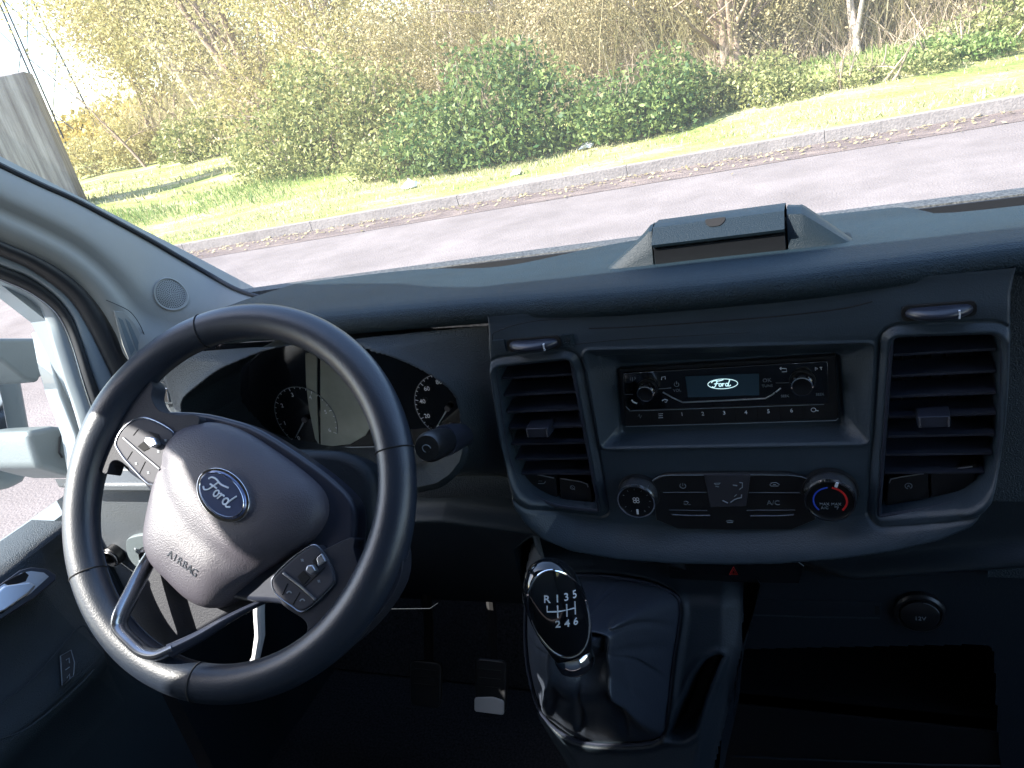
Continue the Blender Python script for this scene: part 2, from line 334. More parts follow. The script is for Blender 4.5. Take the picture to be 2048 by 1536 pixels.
# fallen leaves along the gutter
n = 1400; s = np.random.uniform(-12, 4, n); t = -np.abs(np.random.normal(0.05, 0.22, n)) - 0.01; a = np.random.uniform(0, PI, n); r = np.random.uniform(0.008, 0.03, n)
b0 = K0 + s[:, None] * KD + t[:, None] * KN; b0[:, 2] = np.random.uniform(0.006, 0.018, n)
d1 = np.stack([np.cos(a), np.sin(a), np.random.normal(0, .25, n)], 1) * r[:, None]; d2 = np.stack([-np.sin(a), np.cos(a), np.random.normal(0, .25, n)], 1) * r[:, None] * .6
b0[:, 2] += 0.006
tag(fast('fallen_leaves', np.stack([b0 - d1, b0 + d2, b0 + d1, b0 - d2], 1).reshape(-1, 3), np.arange(n * 4).reshape(n, 4), 'leaf_dry'), None, kind='stuff')

# ---- plants
def leaves(n, blobs, size, jitter=0.35, flat=0.0):
    out = []
    wsum = sum(b[4] * b[5] * b[3] for b in blobs)
    for cx, cy, cz, rx, ry, rz in blobs:
        k = int(n * rx * ry * rz / wsum) + 1
        d = np.random.normal(size=(k, 3)); d /= np.linalg.norm(d, axis=1)[:, None]; rr = np.random.uniform(0.25, 1, k) ** 0.45
        rr *= 1 + 0.22 * np.sin(d[:, 0] * 7 + cx * 3) * np.sin(d[:, 1] * 6 + cz) + 0.15 * np.sin(d[:, 2] * 9 + cy) + np.random.normal(0, .05, k)
        out.append(np.stack([cx + d[:, 0] * rx * rr, cy + d[:, 1] * ry * rr, cz + d[:, 2] * rz * rr], 1))
    P = np.concatenate(out); P = P[P[:, 2] > 0.02]; n = len(P)
    u = np.random.normal(size=(n, 3)); u /= np.linalg.norm(u, axis=1)[:, None]; w = np.random.normal(size=(n, 3)); w -= u * (w * u).sum(1)[:, None]; w /= np.linalg.norm(w, axis=1)[:, None]
    s = (size * np.random.uniform(0.5, 1.4, n))[:, None]
    return np.stack([P - u * s, P + w * s * .5, P + u * s, P - w * s * .5], 1).reshape(-1, 3), np.arange(n * 4).reshape(n, 4)
def branches(mb, p, d, L, r, depth, spread=0.6, up=0.15, tips=None, kids=3, seg=5):
    P = [np.array(p, float)]; d = nrm(d); R = [r]; n = 5
    for i in range(n):
        d = nrm(d + np.random.normal(0, 0.13, 3) + np.array([0, 0, up * 0.3])); P.append(P[-1] + d * L / n); R.append(r * (1 - 0.72 * (i + 1) / n))
    mb.tube(P, R, seg if depth > 1 else 3, cap=False)
    if tips is not None and depth <= 1: tips += [P[-1], P[-2], P[-3]]
    if depth > 0:
        for k in range(kids):
            i = random.randint(1, n); nd = nrm(d + np.random.normal(0, spread, 3) + np.array([0, 0, up])); branches(mb, P[i], nd, L * random.uniform(.5, .75), R[i] * .7, depth - 1, spread, up, tips, kids, seg)
def tip_leaves(tips, per, size, rad):
    T = np.array(tips); P = np.repeat(T, per, 0) + np.random.normal(0, rad, (len(T) * per, 3)); n = len(P)
    u = np.random.normal(size=(n, 3)); u /= np.linalg.norm(u, axis=1)[:, None]; w = np.random.normal(size=(n, 3)); w -= u * (w * u).sum(1)[:, None]; w /= np.linalg.norm(w, axis=1)[:, None]
    s = (size * np.random.uniform(0.5, 1.4, n))[:, None]
    return np.stack([P - u * s, P + w * s * .45, P + u * s, P - w * s * .45], 1).reshape(-1, 3), np.arange(n * 4).reshape(n, 4)
def gz(x, y):
    s = (x - K0[0]) * KD[0] + (y - K0[1]) * KD[1]; t = (x - K0[0]) * KN[0] + (y - K0[1]) * KN[1]; return float(hgt(s, t)) if t > 0.1 else 0.0
def bush(x, y, blobs, n, size, leafm, label, stems=6, seed=0, group=None, name='bush', cat='bush', stemm='twig'):
    np.random.seed(seed + 11); random.seed(seed + 11)
    root = empty(name, (x, y, gz(x, y) - 0.02)); tag(root, label, cat, group)
    V, F = leaves(n, blobs, size); fast('foliage', V, F, leafm, root)
    b = MB()
    for i in range(stems):
        bl = random.choice(blobs); branches(b, (bl[0] * .5 + random.uniform(-.15, .15), bl[1] * .4 + random.uniform(-.1, .1), 0), (bl[0] * .5 + random.uniform(-.5, .5), random.uniform(-.3, .3), 1), max(.5, bl[2] + bl[5] * .9), 0.02, 2, .6, .1)
    b.go('stems', stemm, root, sharp=0); return root
def tree(x, y, h, r, lean, leafm, label, n_leaf, lsize, seed, barkm='bark', trunks=1, kids=4, depth=3, spread=.55, rad=.25, group=None, fork=.35, up=.2, name='tree'):
    np.random.seed(seed + 100); random.seed(seed + 100)
    root = empty(name, (x, y, gz(x, y) - 0.03)); tag(root, label, 'tree', group); tb = MB(); lb = MB(); tips = []
    for k in range(trunks):
        p = np.array([random.uniform(-.12, .12) * (trunks > 1) * trunks * .5, random.uniform(-.12, .12) * (trunks > 1) * trunks * .4, 0.]); d = nrm(np.array(lean, float) + (np.random.normal(0, .16, 3) * [1, 1, 0] if trunks > 1 else 0)); P = [p]; R = [r * random.uniform(.7, 1.1)]; n = 9
        for i in range(n): d = nrm(d + np.random.normal(0, .07, 3) + (0, 0, .05)); P.append(P[-1] + d * h / n); R.append(R[0] * (1 - .75 * (i + 1) / n))
        tb.tube(P, R, 8, cap=False); tips.append(P[-1])
        for j in range(kids + 4):
            i = random.randint(max(1, int(n * fork)), n); branches(lb, P[i], nrm(d + np.random.normal(0, spread * 1.3, 3) + (0, 0, up)), h * random.uniform(.25, .5), R[i] * .6, depth - 1, spread, up, tips, kids)
    tb.go('trunk', barkm, root, sharp=0); lb.go('limbs', barkm, root, sharp=0)
    per = max(1, n_leaf // max(1, len(tips))); V, F = tip_leaves(tips, per, lsize, rad); fast('crown', V, F, leafm, root)
    return root

def gp(u, v, z=0.25): p = at(u, v, z=z); return float(p[0]), float(p[1])
B_ = 'bushes along the edge of the thicket'
x, y = gp(680, 325); bush(x, y, [(-1.2, 0, .65, 1.2, .8, .75), (0, .1, 1.0, 1.3, .9, 1.0), (1.2, 0, .75, 1.0, .8, .85), (.3, -.4, .5, 1.5, .6, .6), (-.6, .3, 1.5, .7, .6, .6), (-1.9, .2, .5, .6, .6, .55)], 15000, .042, 'leaf_green', 'broad mottled green bush with pale stems, rounded top, left of the darkest bush', 10, 1, B_)
x, y = gp(985, 300); bush(x, y, [(-.9, 0, .5, .8, .7, .6), (.1, .1, .8, .9, .8, .8), (.9, 0, .55, .7, .7, .6), (.1, -.35, .4, 1.3, .5, .45), (.55, .3, 1.15, .5, .45, .42)], 11000, .042, 'leaf_dark', 'darkest and tallest dark green bush, in the middle of the verge edge', 8, 2, B_)
x, y = gp(1285, 250); bush(x, y, [(-.4, 0, .38, .6, .5, .45), (.4, 0, .48, .5, .5, .5), (0, -.2, .3, .8, .4, .32)], 6000, .036, 'leaf_dark', 'smaller dark green bush with yellow leaves just beyond the darkest bush', 6, 3, B_)
x, y = gp(1455, 213); bush(x, y, [(-.4, 0, .3, .6, .4, .38), (.4, .1, .28, .6, .4, .33)], 5000, .030, 'leaf_green', 'low green bush behind the largest scrap of white litter', 5, 4, B_)
x, y = gp(1650, 180); bush(x, y, [(-.5, 0, .12, .5, .35, .20), (.35, .1, .10, .45, .3, .16), (1.15, .1, .10, .35, .25, .15)], 3600, .026, 'leaf_green', 'low straggly grey-green brambles under the forked pale tree', 6, 5, B_)
x, y = gp(1975, 105); bush(x, y, [(-.3, .3, .22, .5, .4, .28), (.5, .4, .4, .6, .5, .45), (1.2, .2, .5, .6, .5, .55)], 7000, .030, 'leaf_green', 'leafy light green bush at the far right end of the verge', 6, 6, B_)
x, y = gp(1865, 128); bush(x, y, [(0, 0, .14, .5, .3, .2), (.5, 0, .12, .4, .25, .17)], 3500, .028, 'weed', 'bright green clump of low weeds beneath the far right bush', 3, 7, B_)
x, y = gp(415, 322); bush(x, y, [(-.7, 0, .6, .9, .8, .7), (.7, .1, .75, .9, .8, .8)], 6000, .055, 'leaf_green', 'green bush with a dark hollow beside the leaning bare tree', 6, 8, B_)
x, y = gp(235, 338); bush(x, y, [(-1.6, 0, .8, 1.6, 1.1, .9), (1.0, 0, .95, 1.5, 1.1, 1.1), (2.4, .2, .7, 1.2, 1, .8)], 8000, .07, 'leaf_yellow', 'yellow-green bush at the left end, right of the concrete pillar', 8, 9, B_)
x, y = gp(560, 315); bush(x, y + .6, [(-.6, 0, 1.3, 1.2, .7, 1.3), (.9, .3, 1.5, 1.2, .7, 1.4)], 8000, .045, 'leaf_yellow', 'tall yellowish bush rising behind the broad mottled bush', 8, 10, B_)
x, y = gp(812, 330); bush(x - .3, y + .1, [(0, 0, .3, .8, .4, .35), (.9, 0, .22, .6, .3, .26)], 4000, .036, 'leaf_green', 'low ragged green bush at the foot of the darkest bush', 6, 12, B_)
x, y = gp(1120, 210); bush(x, y + 1.0, [(-.9, 0, 1.2, 1.0, .6, 1.2), (.6, 0, 1.0, 1.0, .6, 1.1)], 9000, .042, 'leaf_pale', 'pale olive bush rising behind the darkest bush', 8, 13, B_)
# the thicket: spring trees with small yellow leaves, and dry brush
T_ = 'young trees of the thicket'
TT = [ # x, y, h, r, lean, leaf, label, leaves, size, barkm, trunks
 (-14.2, 19.6, 7.5, .15, (-.35, 0, 1), 'leaf_pale', 'tallest thin-leaved tree against the sky, its twigs reaching left', 22000, .055, 'bark', 2),
 (-23.8, 25.6, 7.5, .10, (.0, 0, 1), 'leaf_yellow', 'yellow-leaved tree second from the sky at the left', 34000, .075, 'bark', 2),
 (-19.8, 23.5, 7.2, .10, (-.1, 0, 1), 'leaf_yellow', 'hazy tree between the two tallest trees at the left', 34000, .07, 'barkpale', 3),
 (-27.0, 28.0, 8.0, .10, (-.1, 0, 1), 'leaf_pale', 'pale tree nearest the open sky, its crown fading into twigs', 34000, .08, 'bark', 3),
 (-12.6, 18.2, 6.0, .12, (.2, 0, 1), 'leaf_yellow', 'yellow-leaved tree behind the tall yellowish bush', 14000, .055, 'barkpale', 3),
 (-9.8, 16.6, 5.2, .10, (-.15, 0, 1), 'leaf_yellow', 'dense yellow-green tree behind the broad mottled bush', 16000, .05, 'barkpale', 3),
 (-7.4, 15.9, 5.0, .10, (.1, 0, 1), 'leaf_yellow', 'dense yellow-green tree between the mottled and darkest bushes', 16000, .048, 'barkpale', 3),
 (-5.0, 15.4, 4.6, .09, (-.1, 0, 1), 'leaf_pale', 'pale beige tree straight above the darkest bush', 14000, .045, 'barkpale', 3),
 (-3.1, 15.0, 4.4, .09, (.15, 0, 1), 'leaf_pale', 'pale tree with slim stems above the smaller dark bush', 9000, .042, 'barkpale', 3),
 (-1.35, 14.0, 4.2, .085, (.05, 0, 1), 'leaf_dry', 'clump of brown trunks rising together behind the low green bush', 2500, .035, 'bark', 6),
 (0.55, 13.9, 4.0, .04, (.05, 0, 1), 'leaf_dry', 'slender pale tree forking low, over the grey-green brambles', 2000, .035, 'barkpale', 3),
 (2.05, 14.2, 4.0, .045, (.1, 0, 1), 'leaf_pale', 'slim pale-trunked tree beside the bright green weeds', 3500, .035, 'barkpale', 2),
 (3.9, 14.6, 4.2, .06, (0, 0, 1), 'leaf_yellow', 'leafy tree at the far right edge of the thicket', 7000, .038, 'barkpale', 2),
]
for i, t in enumerate(TT[:2] + TT[4:] + TT[2:4]):
    tree(t[0], t[1], t[2], t[3], t[4], t[5], t[6], t[7], t[8], i, t[9], t[10], group=T_, rad=.62 if t[1] > 22 else .30 if t[8] > .04 else .2, fork=.12, kids=3 if i != 7 else 2)
x, y = gp(290, 330); tree(x, y, 3.8, .09, (-.75, .1, 1), 'leaf_dry', 'dark bare tree leaning far to the left over the verge', 300, .04, 31, 'bark', 1, fork=.4, kids=2)
x, y = gp(120, 300); tree(x - 9, y + 22, 6.0, .15, (0, 0, 1), 'leaf_autumn', 'small far-off orange-yellow tree just right of the concrete pillar', 9000, .12, 32, 'bark', 3, rad=.6, fork=.1)
# dry brush behind the trees: a tangle nobody could count
def brush(name, xs, ys, n, hmin, hmax, m, seed, w=.009):
    np.random.seed(seed); x = np.random.uniform(*xs, n); y = ys[0] + (x - xs[0]) / (xs[1] - xs[0]) * (ys[1] - ys[0]) + np.random.uniform(0, ys[2], n)
    h = np.random.uniform(hmin, hmax, n); lean = np.random.normal(0, .38, (n, 2)); a = np.random.uniform(0, PI, n); base = np.stack([x, y, 0.15 + 0 * x], 1); V = []; K = 5
    wd = np.stack([np.cos(a), np.sin(a) * .4, 0 * a], 1) * (w * np.random.uniform(.5, 1.6, n))[:, None]; cu = np.random.normal(0, .35, (n, 2))
    for k in range(K + 1):
        f = k / K; c = base + np.stack([lean[:, 0] * h * f + cu[:, 0] * h * f * f, lean[:, 1] * h * f + cu[:, 1] * h * f * f, h * f], 1); V += [c - wd * (1.05 - f), c + wd * (1.05 - f)]
    V = np.stack(V, 1).reshape(-1, 3); F = []
    o = np.arange(n)[:, None] * (2 * K + 2)
    F = np.concatenate([o + np.array([[2 * k, 2 * k + 1, 2 * k + 3, 2 * k + 2]]) for k in range(K)])
    return fast(name, V, F, m)
for i, (xs, ys, n, h0, h1, m) in enumerate([((-6, 5), (13.9, 14.2, 2.2), 6500, .8, 3.2, 'leaf_dry'), ((-6, 6), (13.6, 13.9, .8), 2600, .3, 1.1, 'twig'), ((-22, -5), (25, 14.6, 2.0), 6000, .8, 3.4, 'leaf_pale'), ((-32, -19), (31, 23, 4), 2500, 1, 4.0, 'leaf_pale')]):
    o = brush('dry_brush', xs, ys, n, h0, h1, m, 50 + i, .009 if i < 2 else .014); tag(o, None, kind='stuff')
def mass(name, segs, n, size, m, seed):
    np.random.seed(seed); V, F = leaves(n, segs, size); return tag(fast(name, V, F, m), None, kind='stuff')
mass('undergrowth', [(x, 17.2 + max(0, -x - 5) * .8, 1.4, 1.8, 1.0, 1.8) for x in np.arange(-26, 9, 1.6)], 60000, .07, 'leaf_pale', 71)
mass('thicket_leaves', [(x, 14.3 + .5 * math.sin(x * 2), 1.5 + .3 * math.sin(x * 3), .8, .5, 1.3) for x in np.arange(-8, 5.5, .8)], 60000, .026, 'leaf_pale', 74)
mass('thicket_leaves', [(x, 14.6 + .4 * math.sin(x), 1.9, .8, .5, 1.3) for x in np.arange(-9, 5.5, .9)], 34000, .028, 'leaf_yellow', 75)
mass('undergrowth', [(x, 16.0 + max(0, -x - 5) * .75, .8, 1.2, .7, 1.1) for x in np.arange(-24, 8, 1.2)], 40000, .05, 'leaf_yellow', 72)
mass('far_woods', [(x, 42 + max(0, -x - 25) * .3, 1.8, 4, 2, 2.2 + .6 * math.sin(x)) for x in np.arange(-85, -30, 3.2)], 26000, .22, 'leaf_autumn', 73)

# ---- concrete pillar, lattice mast behind it, litter
pr = empty('concrete_pillar', (-16.3, 14.0, 0)); tag(pr, 'tall weathered grey concrete pillar standing on the grass at the left', 'pillar')
fp = Frame((0, 0, 0), (1, 0, 0), (0, 1, 0))
b = MB(); b.prism(Frame((0, 0, -.1), (1, 0, 0), (0, 1, 0)), [(0, 0), (-1.35, -1.6), (-2.5, -.7), (-1.05, 1.0), (-.62, .72)], 0, 3.42); b.go('shaft', 'concrete', pr, bevel=.04)
mr = empty('lattice_mast', (-55.4, 48, 0)); tag(mr, 'thin dark lattice mast crossing the sky above the concrete pillar', 'mast')
b = MB()
for sx in (-1, 1):
    for sy in (-1, 1): b.tube([(sx * 2.1, sy * 2.1, 0), (sx * .6, sy * .6, 26)], .075, 5)
b.go('mast_leg', 'seal', mr)
b = MB()
for k in range(6):
    z0 = k * 4.2; z1 = z0 + 4.2; w0 = 2.1 - 1.5 * z0 / 26; w1 = 2.1 - 1.5 * z1 / 26
    for a in (-1, 1): b.tube([(-w0, a * w0, z0), (w1, a * w1, z1)], .05, 4); b.tube([(w0, a * w0, z0), (-w1, a * w1, z1)], .05, 4)
b.go('cross_brace', 'seal', mr)
def scrap(u, v, w, h, lab, seed):
    random.seed(seed); x, y = gp(u, v, .2); r = empty('litter_scrap', (x, y, gz(x, y))); b = MB(); n = 5
    V = [(w * (i / n - .5) + random.uniform(-.02, .02), random.uniform(-.05, .05) + .05 * j, .02 + h * j / 2 * (1 - abs(i / n - .5)) * random.uniform(.6, 1.3)) for j in range(3) for i in range(n + 1)]
    F = [(j * (n + 1) + i, j * (n + 1) + i + 1, (j + 1) * (n + 1) + i + 1, (j + 1) * (n + 1) + i) for j in range(2) for i in range(n)]
    o = link('litter_scrap', V, F, 'litter', None, solid=.006, sharp=20); o.location = r.location; bpy.data.objects.remove(r); tag(o, lab, 'litter', 'white litter on the verge')
scrap(1520, 212, .28, .22, 'largest scrap of white litter, in front of the low green bush', 1)
scrap(812, 368, .20, .09, 'white scrap of litter below the gap between two green bushes', 2)
scrap(1168, 282, .18, .07, 'small white scrap at the shaded foot of the darkest bush', 3)
scrap(1895, 112, .30, .08, 'white scrap lying on the bright green weeds', 4)
scrap(1028, 338, .12, .05, 'tiny white scrap in the open grass between bush and kerb', 6)

# ================================================================== THE VAN
van = empty('van', (0, 0, 0)); tag(van, 'parked van seen from inside its cab: dark dashboard, steering wheel, driver door', 'van')
X = (1, 0, 0); Z = (0, 0, 1)
FY = Frame((0, .60, 0), X, Z)            # face of the dashboard, b = height above the road
def arr(pts): return np.array([tuple(p) for p in pts])
# ---- dashboard top pad with rolled front lip
def top_rows():
    prof = [(.625, 1.3905), (.610, 1.3915), (.602, 1.3945), (.5975, 1.3995), (.5965, 1.4055), (.5982, 1.4110), (.6025, 1.4145), (.611, 1.4163), (.622, 1.4160), (.65, 1.4118), (.70, 1.4035), (.76, 1.394), (.82, 1.3845), (.87, 1.376), (.91, 1.3685), (.935, 1.364)]
    rows = []
    for x in np.linspace(-.74, .80, 121):
        bow = 0.012 * (x / .2) ** 2 if abs(x) < .2 else .012 + .03 * (abs(x) - .2)
        bow = min(bow, .03) - .004; fwd = 0
        # the pad's far edge dips away from the cowl to either side of the middle
        r = []
        for i, (y, z) in enumerate(prof):
            f = ss(y, .80, .93)
            w = .45 * math.exp(-((x + .30) / .10) ** 2) + 1.0 * ss(x, .155, .23)
            zz = z + .004 * math.exp(-((x) / .16) ** 2) * ss(y, .62, .7) - f * w * .004
            yy = y + bow * (1 - ss(y, .7, .9)) - f * w * .075; xl = -.5 + (x + .5) / .24 * (.06 + .27 * (yy - .60)) if x < -.5 else x; r.append((xl, yy, zz))
        rows.append(r)
    return rows
dash = loft('dashboard', top_rows(), 'dash_top', van, flip=True, sharp=60)
b = MB(); b.box(Frame((0, 0, 1.350), X, (0, 1, 0)), -.70, .78, .84, .942, -.004, .0); b.box(Frame((0, .938, 0), X, Z), -.68, .78, 1.345, 1.3595, -.003, .0); b.go('cowl_gap', 'seal', van)
loft('windscreen_cowl', [[(x, .935 - .02 * (x / .8) ** 2, 1.325), (x, .945 - .02 * (x / .8) ** 2, 1.3610), (x, .962 - .02 * (x / .8) ** 2, 1.3630), (x, 1.02 - .02 * (x / .8) ** 2, 1.335)] for x in np.linspace(-.8, .8, 41)], 'frit', van, flip=True, sharp=60)

# ---- centre pod (moulded face with recess and vent openings)
pod_px = [(963, 625), (975, 740), (992, 860), (1008, 930), (1030, 992), (1056, 1030), (1092, 1062), (1150, 1086), (1240, 1102), (1350, 1110), (1455, 1112), (1560, 1110), (1680, 1100), (1790, 1084), (1880, 1062), (1945, 1034), (1990, 985), (2010, 920), (2022, 840), (2030, 740), (2036, 590)]
pod = arr(FY.ms(pod_px)); pod = np.r_[pod, [[.215, 1.41], [-.205, 1.41]]]
rec_o = arr(FY.ms([(1170, 697), (1747, 683), (1738, 886), (1204, 896)])); rec_i = arr(FY.off(-.022).ms([(1240, 727), (1674, 703), (1684, 850), (1244, 864)]))
def rr(P, r=.006, n=6):                            # round the corners of a polygon
    P = [np.array(p) for p in P]; out = []
    for i in range(len(P)):
        a, b, c = P[i - 1], P[i], P[(i + 1) % len(P)]; d1 = nrm(a - b); d2 = nrm(c - b); R = r[i] if hasattr(r, '__len__') else r
        R = min(R, np.linalg.norm(a - b) * .48, np.linalg.norm(c - b) * .48); p0 = b + d1 * R; p2 = b + d2 * R
        for k in range(n + 1): t = k / n; out.append((1 - t) ** 2 * p0 + 2 * t * (1 - t) * b + t * t * p2)
    return np.array(out)
rec_o = rr(rec_o, .006); rec_i = rr(rec_i, .003)
vl_px = [(991, 730), (1143, 713), (1200, 1019), (1110, 1009), (1060, 985), (1032, 950), (1015, 900)]
vr_px = [(1783, 668), (2003, 661), (2003, 850), (1992, 935), (1950, 990), (1860, 1014), (1757, 1029)]
vlp = rr(FY.ms(vl_px), [.010, .006, .003, .02, .02, .02, .02]); vrp = rr(FY.ms(vr_px), [.006, .010, .02, .02, .02, .02, .003])
hv = lambda P, d: P
def pod_h(A, B):
    d = sdf(A, B, pod)                                                  # distance to the pod's edge
    bottom = ss(1.40 - B, .14, .19)                                     # 1 near the lower edge
    H = .020 * bottom * ss(-d, .034, .006)                              # the lower edge swells outwards
    side = (1 - bottom) * .006 * ss(-d, .016, .003) * ss(1.37 - B, 0, .02); H += side
    H -= .034 * (1 - ss(-d, 0, .007)) ** 2                              # and rolls under
    H += .004 * ss(B, 1.345, 1.365) * ss(1.40 - B, 0, .03)              # slight ledge under the lip
    for V in (vlp, vrp):
        e = sdf(A, B, V); H += .0035 * np.exp(-((e - .002) / .003) ** 2); H -= .0035 * np.exp(-((e - .0085) / .0012) ** 2) * .6
        H -= .05 * ss(-e, .0010, .0036)
    eo = sdf(A, B, rec_o); ei = sdf(A, B, rec_i); t = np.clip(-eo / (np.maximum(ei, 0) - eo + 1e-6), 0, 1); H = np.where(eo < 0, H * (eo >= -.01) - .022 * t, H); H += .0018 * np.exp(-((eo - .0008) / .0013) ** 2)
    return H
relief('centre_console_face', FY, -.222, .232, 1.118, 1.404, .00105, pod_h, 'pod', van, keep=lambda A, B: (sdf(A, B, pod) < .0006), sharp=0)
# panel seams
def seam(px, h=.0047, r=.0006, parent=None, m='cavity', n=6, name='panel_seam', fr=FY): return pline(name, fr, px, h, r, m, parent or van, n)
seam([(1178, 657), (1260, 654), (1400, 645), (1560, 632), (1680, 618), (1745, 603)], .0046)
seam([(1140, 638), (1080, 641), (1030, 650), (992, 664), (985, 672), (988, 693), (1000, 702), (1060, 697), (1135, 690), (1260, 678), (1500, 665)], .0036, .0004)
# ---- air vents
FV = FY.off(-.004)
def vent(ring, name, lab, tab_c, tab_w, bx0, bx1, sideshift):
    # ring trim
    inner = ring
    P = [FY.p(a, b, .0028) for a, b in ring]; b = MB(); b.tube(P, .0016, 8, True); root = b.go(name, 'satin', van); root['label'] = lab
    b0 = ring[:, 1].min(); b1 = ring[:, 1].max(); H = b1 - b0
    zs = [b1 - .019 - k * .0176 for k in range(7)]
    zs = [b1 - H * f for f in (.115, .225, .335, .445, .555, .66, .765)]
    for k, z in enumerate(zs):
        xs = []
        for i in range(len(ring)):
            p, q = ring[i - 1], ring[i]
            if (p[1] - z) * (q[1] - z) <= 0 and p[1] != q[1]: xs.append(p[0] + (q[0] - p[0]) * (z - p[1]) / (q[1] - p[1]))
        x0, x1 = min(xs) + .003, max(xs) - .003
        m_ = MB(); f = Frame((0, .606, z), X, nrm((0, .35, 1)))
        m_.prism(Frame((0, .603, z), (0, 1, 0), (0, 0, 1)), [(0, -.0012), (.002, -.0019), (.020, -.0055), (.021, -.004), (.003, .0008), (.0008, .0010)], 0, 1)
        V = []
        prof = [(.0, -.0013), (.0015, -.0022), (.020, .0020), (.020, .0040), (.0015, .0011), (.0, .0006)]
        V = [(x_, .604 + y_, z + zz) for x_ in (x0, x1) for y_, zz in prof]; n = len(prof)
        o = link('slat', V, [tuple(range(n)), tuple(range(2 * n - 1, n - 1, -1))] + [(i + n, (i + 1) % n + n, (i + 1) % n, i) for i in range(n)], 'satin', root, sharp=20)
    # vertical vanes deep inside
    for k in range(7):
        x_ = ring[:, 0].min() + .012 + k * (ring[:, 0].max() - ring[:, 0].min() - .024) / 6; m_ = MB(); m_.box(FY, x_ - .0006, x_ + .0006, zs[-1], b1 - .006, -.048, -.026); m_.go('vane', 'black', root)
    # sliding tab
    z = zs[3]; ta = tab_c; m_ = MB(); m_.prism(Frame((ta, .598, z), X, (0, 0, 1)), rr([(-tab_w, -.0052), (tab_w, -.0052), (tab_w, .0052), (-tab_w, .0052)], .002), -.012, .005, .93); t_ = m_.go('tab', 'satin', root, bevel=.0009)
    m_ = MB()
    for s_ in (-1, 1): m_.box(Frame((ta, .593, z), X, (0, 0, 1)), s_ * tab_w * .82 - .0006, s_ * tab_w * .82 + .0006, -.004, .004, 0, .0008)
    m_.go('tab_edge', 'darkchrome', t_)
    # switch blanks under the slats
    zt = zs[-1] - .0075; x0 = np.interp(zt, [b0, b1], [bx0[0], bx0[1]]); 
    return root, zs, b0, b1
vl, zl, b0, b1 = vent(vlp, 'air_vent', 'air vent nearest the steering wheel, narrower toward the bottom', float(FY.m((1076, 845))[0]), .0118, (0, 0), (0, 0), 0)
vr, zr, b0r, b1r = vent(vrp, 'air_vent', 'air vent on the passenger side of the radio', float(FY.m((1866, 822))[0]), .0118, (0, 0), (0, 0), 0)
FB = FY.off(-.010)
o = slab('switch', FB, [(1045, 945), (1111, 957), (1115, 999), (1088, 993), (1062, 976)], -.012, .002, 'black', vl, .001)
pline('switch_line', FB, [(1049, 946), (1080, 950), (1108, 956)], .0022, .0005, 'silver', o, 0)
text('icon', '⌂=', FB, *FB.m((1083, 968), .002), .0062, 'dimink', o, h=.0023) if False else None
o = slab('switch', FB, [(1118, 957), (1180, 968), (1186, 1008), (1122, 1000)], -.012, .002, 'black', vl, .001)
pline('switch_line', FB, [(1121, 957), (1160, 963), (1174, 968), (1176, 974)], .0022, .0005, 'silver', o, 0)
def ring_icon(fr, px, r, m, parent, h, name='icon', a0=0, a1=2 * PI, t=.00035):
    a, b = fr.m(px, h); return line(name, [fr.p(a + r * math.cos(q), b + r * math.sin(q), h) for q in np.linspace(a0, a1, 20)], t, m, parent, seg=5)
ring_icon(FB, (1145, 975), .0022, 'dimink', o, .0022)
pline('icon', FB, [(1141, 972), (1150, 980)], .0022, .0003, 'dimink', o, 0); pline('icon', FB, [(1076, 967), (1088, 967), (1091, 963)], .0022, .0004, 'dimink', vl, 0); pline('icon', FB, [(1077, 962), (1084, 962)], .0022, .0003, 'dimink', vl, 0)
o = slab('switch', FB, [(1778, 957), (1856, 944), (1858, 996), (1772, 1011)], -.012, .002, 'black', vr, .001)
pline('switch_line', FB, [(1778, 966), (1782, 958), (1800, 954), (1848, 947)], .0022, .0005, 'silver', o, 0)
ring_icon(FB, (1817, 972), .0026, 'dimink', o, .0022, a0=-1, a1=4.5); text('letter', 'A', FB, *FB.m((1817, 972), .002), .0034, 'dimink', o, h=.0023)
o = slab('switch', FB, [(1861, 943), (1955, 928), (1948, 962), (1925, 982), (1863, 995)], -.012, .002, 'black', vr, .001)
pline('switch_line', FB, [(1865, 945), (1900, 939), (1945, 933)], .0022, .0005, 'silver', o, 0)

# ---- vent thumb wheels above the vents
def thumb(px0, px1, ring_px, lab):
    (a0, c0), (a1, c1) = FY.m(px0), FY.m(px1); c = (c0 + c1) / 2; am = (a0 + a1) / 2; w = (a1 - a0) / 2
    b = MB(); b.prism(FY, rr([(am - w - .002, c - .0058), (am + w + .002, c - .0058), (am + w + .002, c + .0058), (am - w - .002, c + .0058)], .005), .0025, .0052); root = b.go('vent_thumb_wheel', 'cavity', van); root['label'] = lab
    rows = []
    for t in np.linspace(-1, 1, 25):
        hh = .0125 * (1 - t * t) ** .75 + .0045; r = .0046 * (1 - abs(t) ** 6 * .5); rows.append([FY.p(am + w * t, c + r * math.cos(q), hh * .5 + hh * .55 * math.sin(q)) for q in np.linspace(-PI / 2, PI * 1.5, 17)[:-1]])
    loft('wheel', rows, 'satin', root, closed=True, sharp=0)
    t = .55; hh = .0125 * (1 - t * t) ** .75 + .0045; b = MB(); b.box(FY, am + w * t - .0006, am + w * t + .0006, c - .003, c + .003, hh * .8, hh * 1.06); b.go('mark', 'ink', root)
    return root, am, c, w
r1, am, c, w = thumb((1022, 687), (1120, 680), None, 'thumb wheel above the driver side vent')
b = MB(); b.prism(FY, [(am + w + .004, c - .0055), (am + w + .014, c - .0055), (am + w + .014, c + .0062), (am + w + .004, c + .0062)], .003, .0054); b.go('plate', 'dash_top', r1)
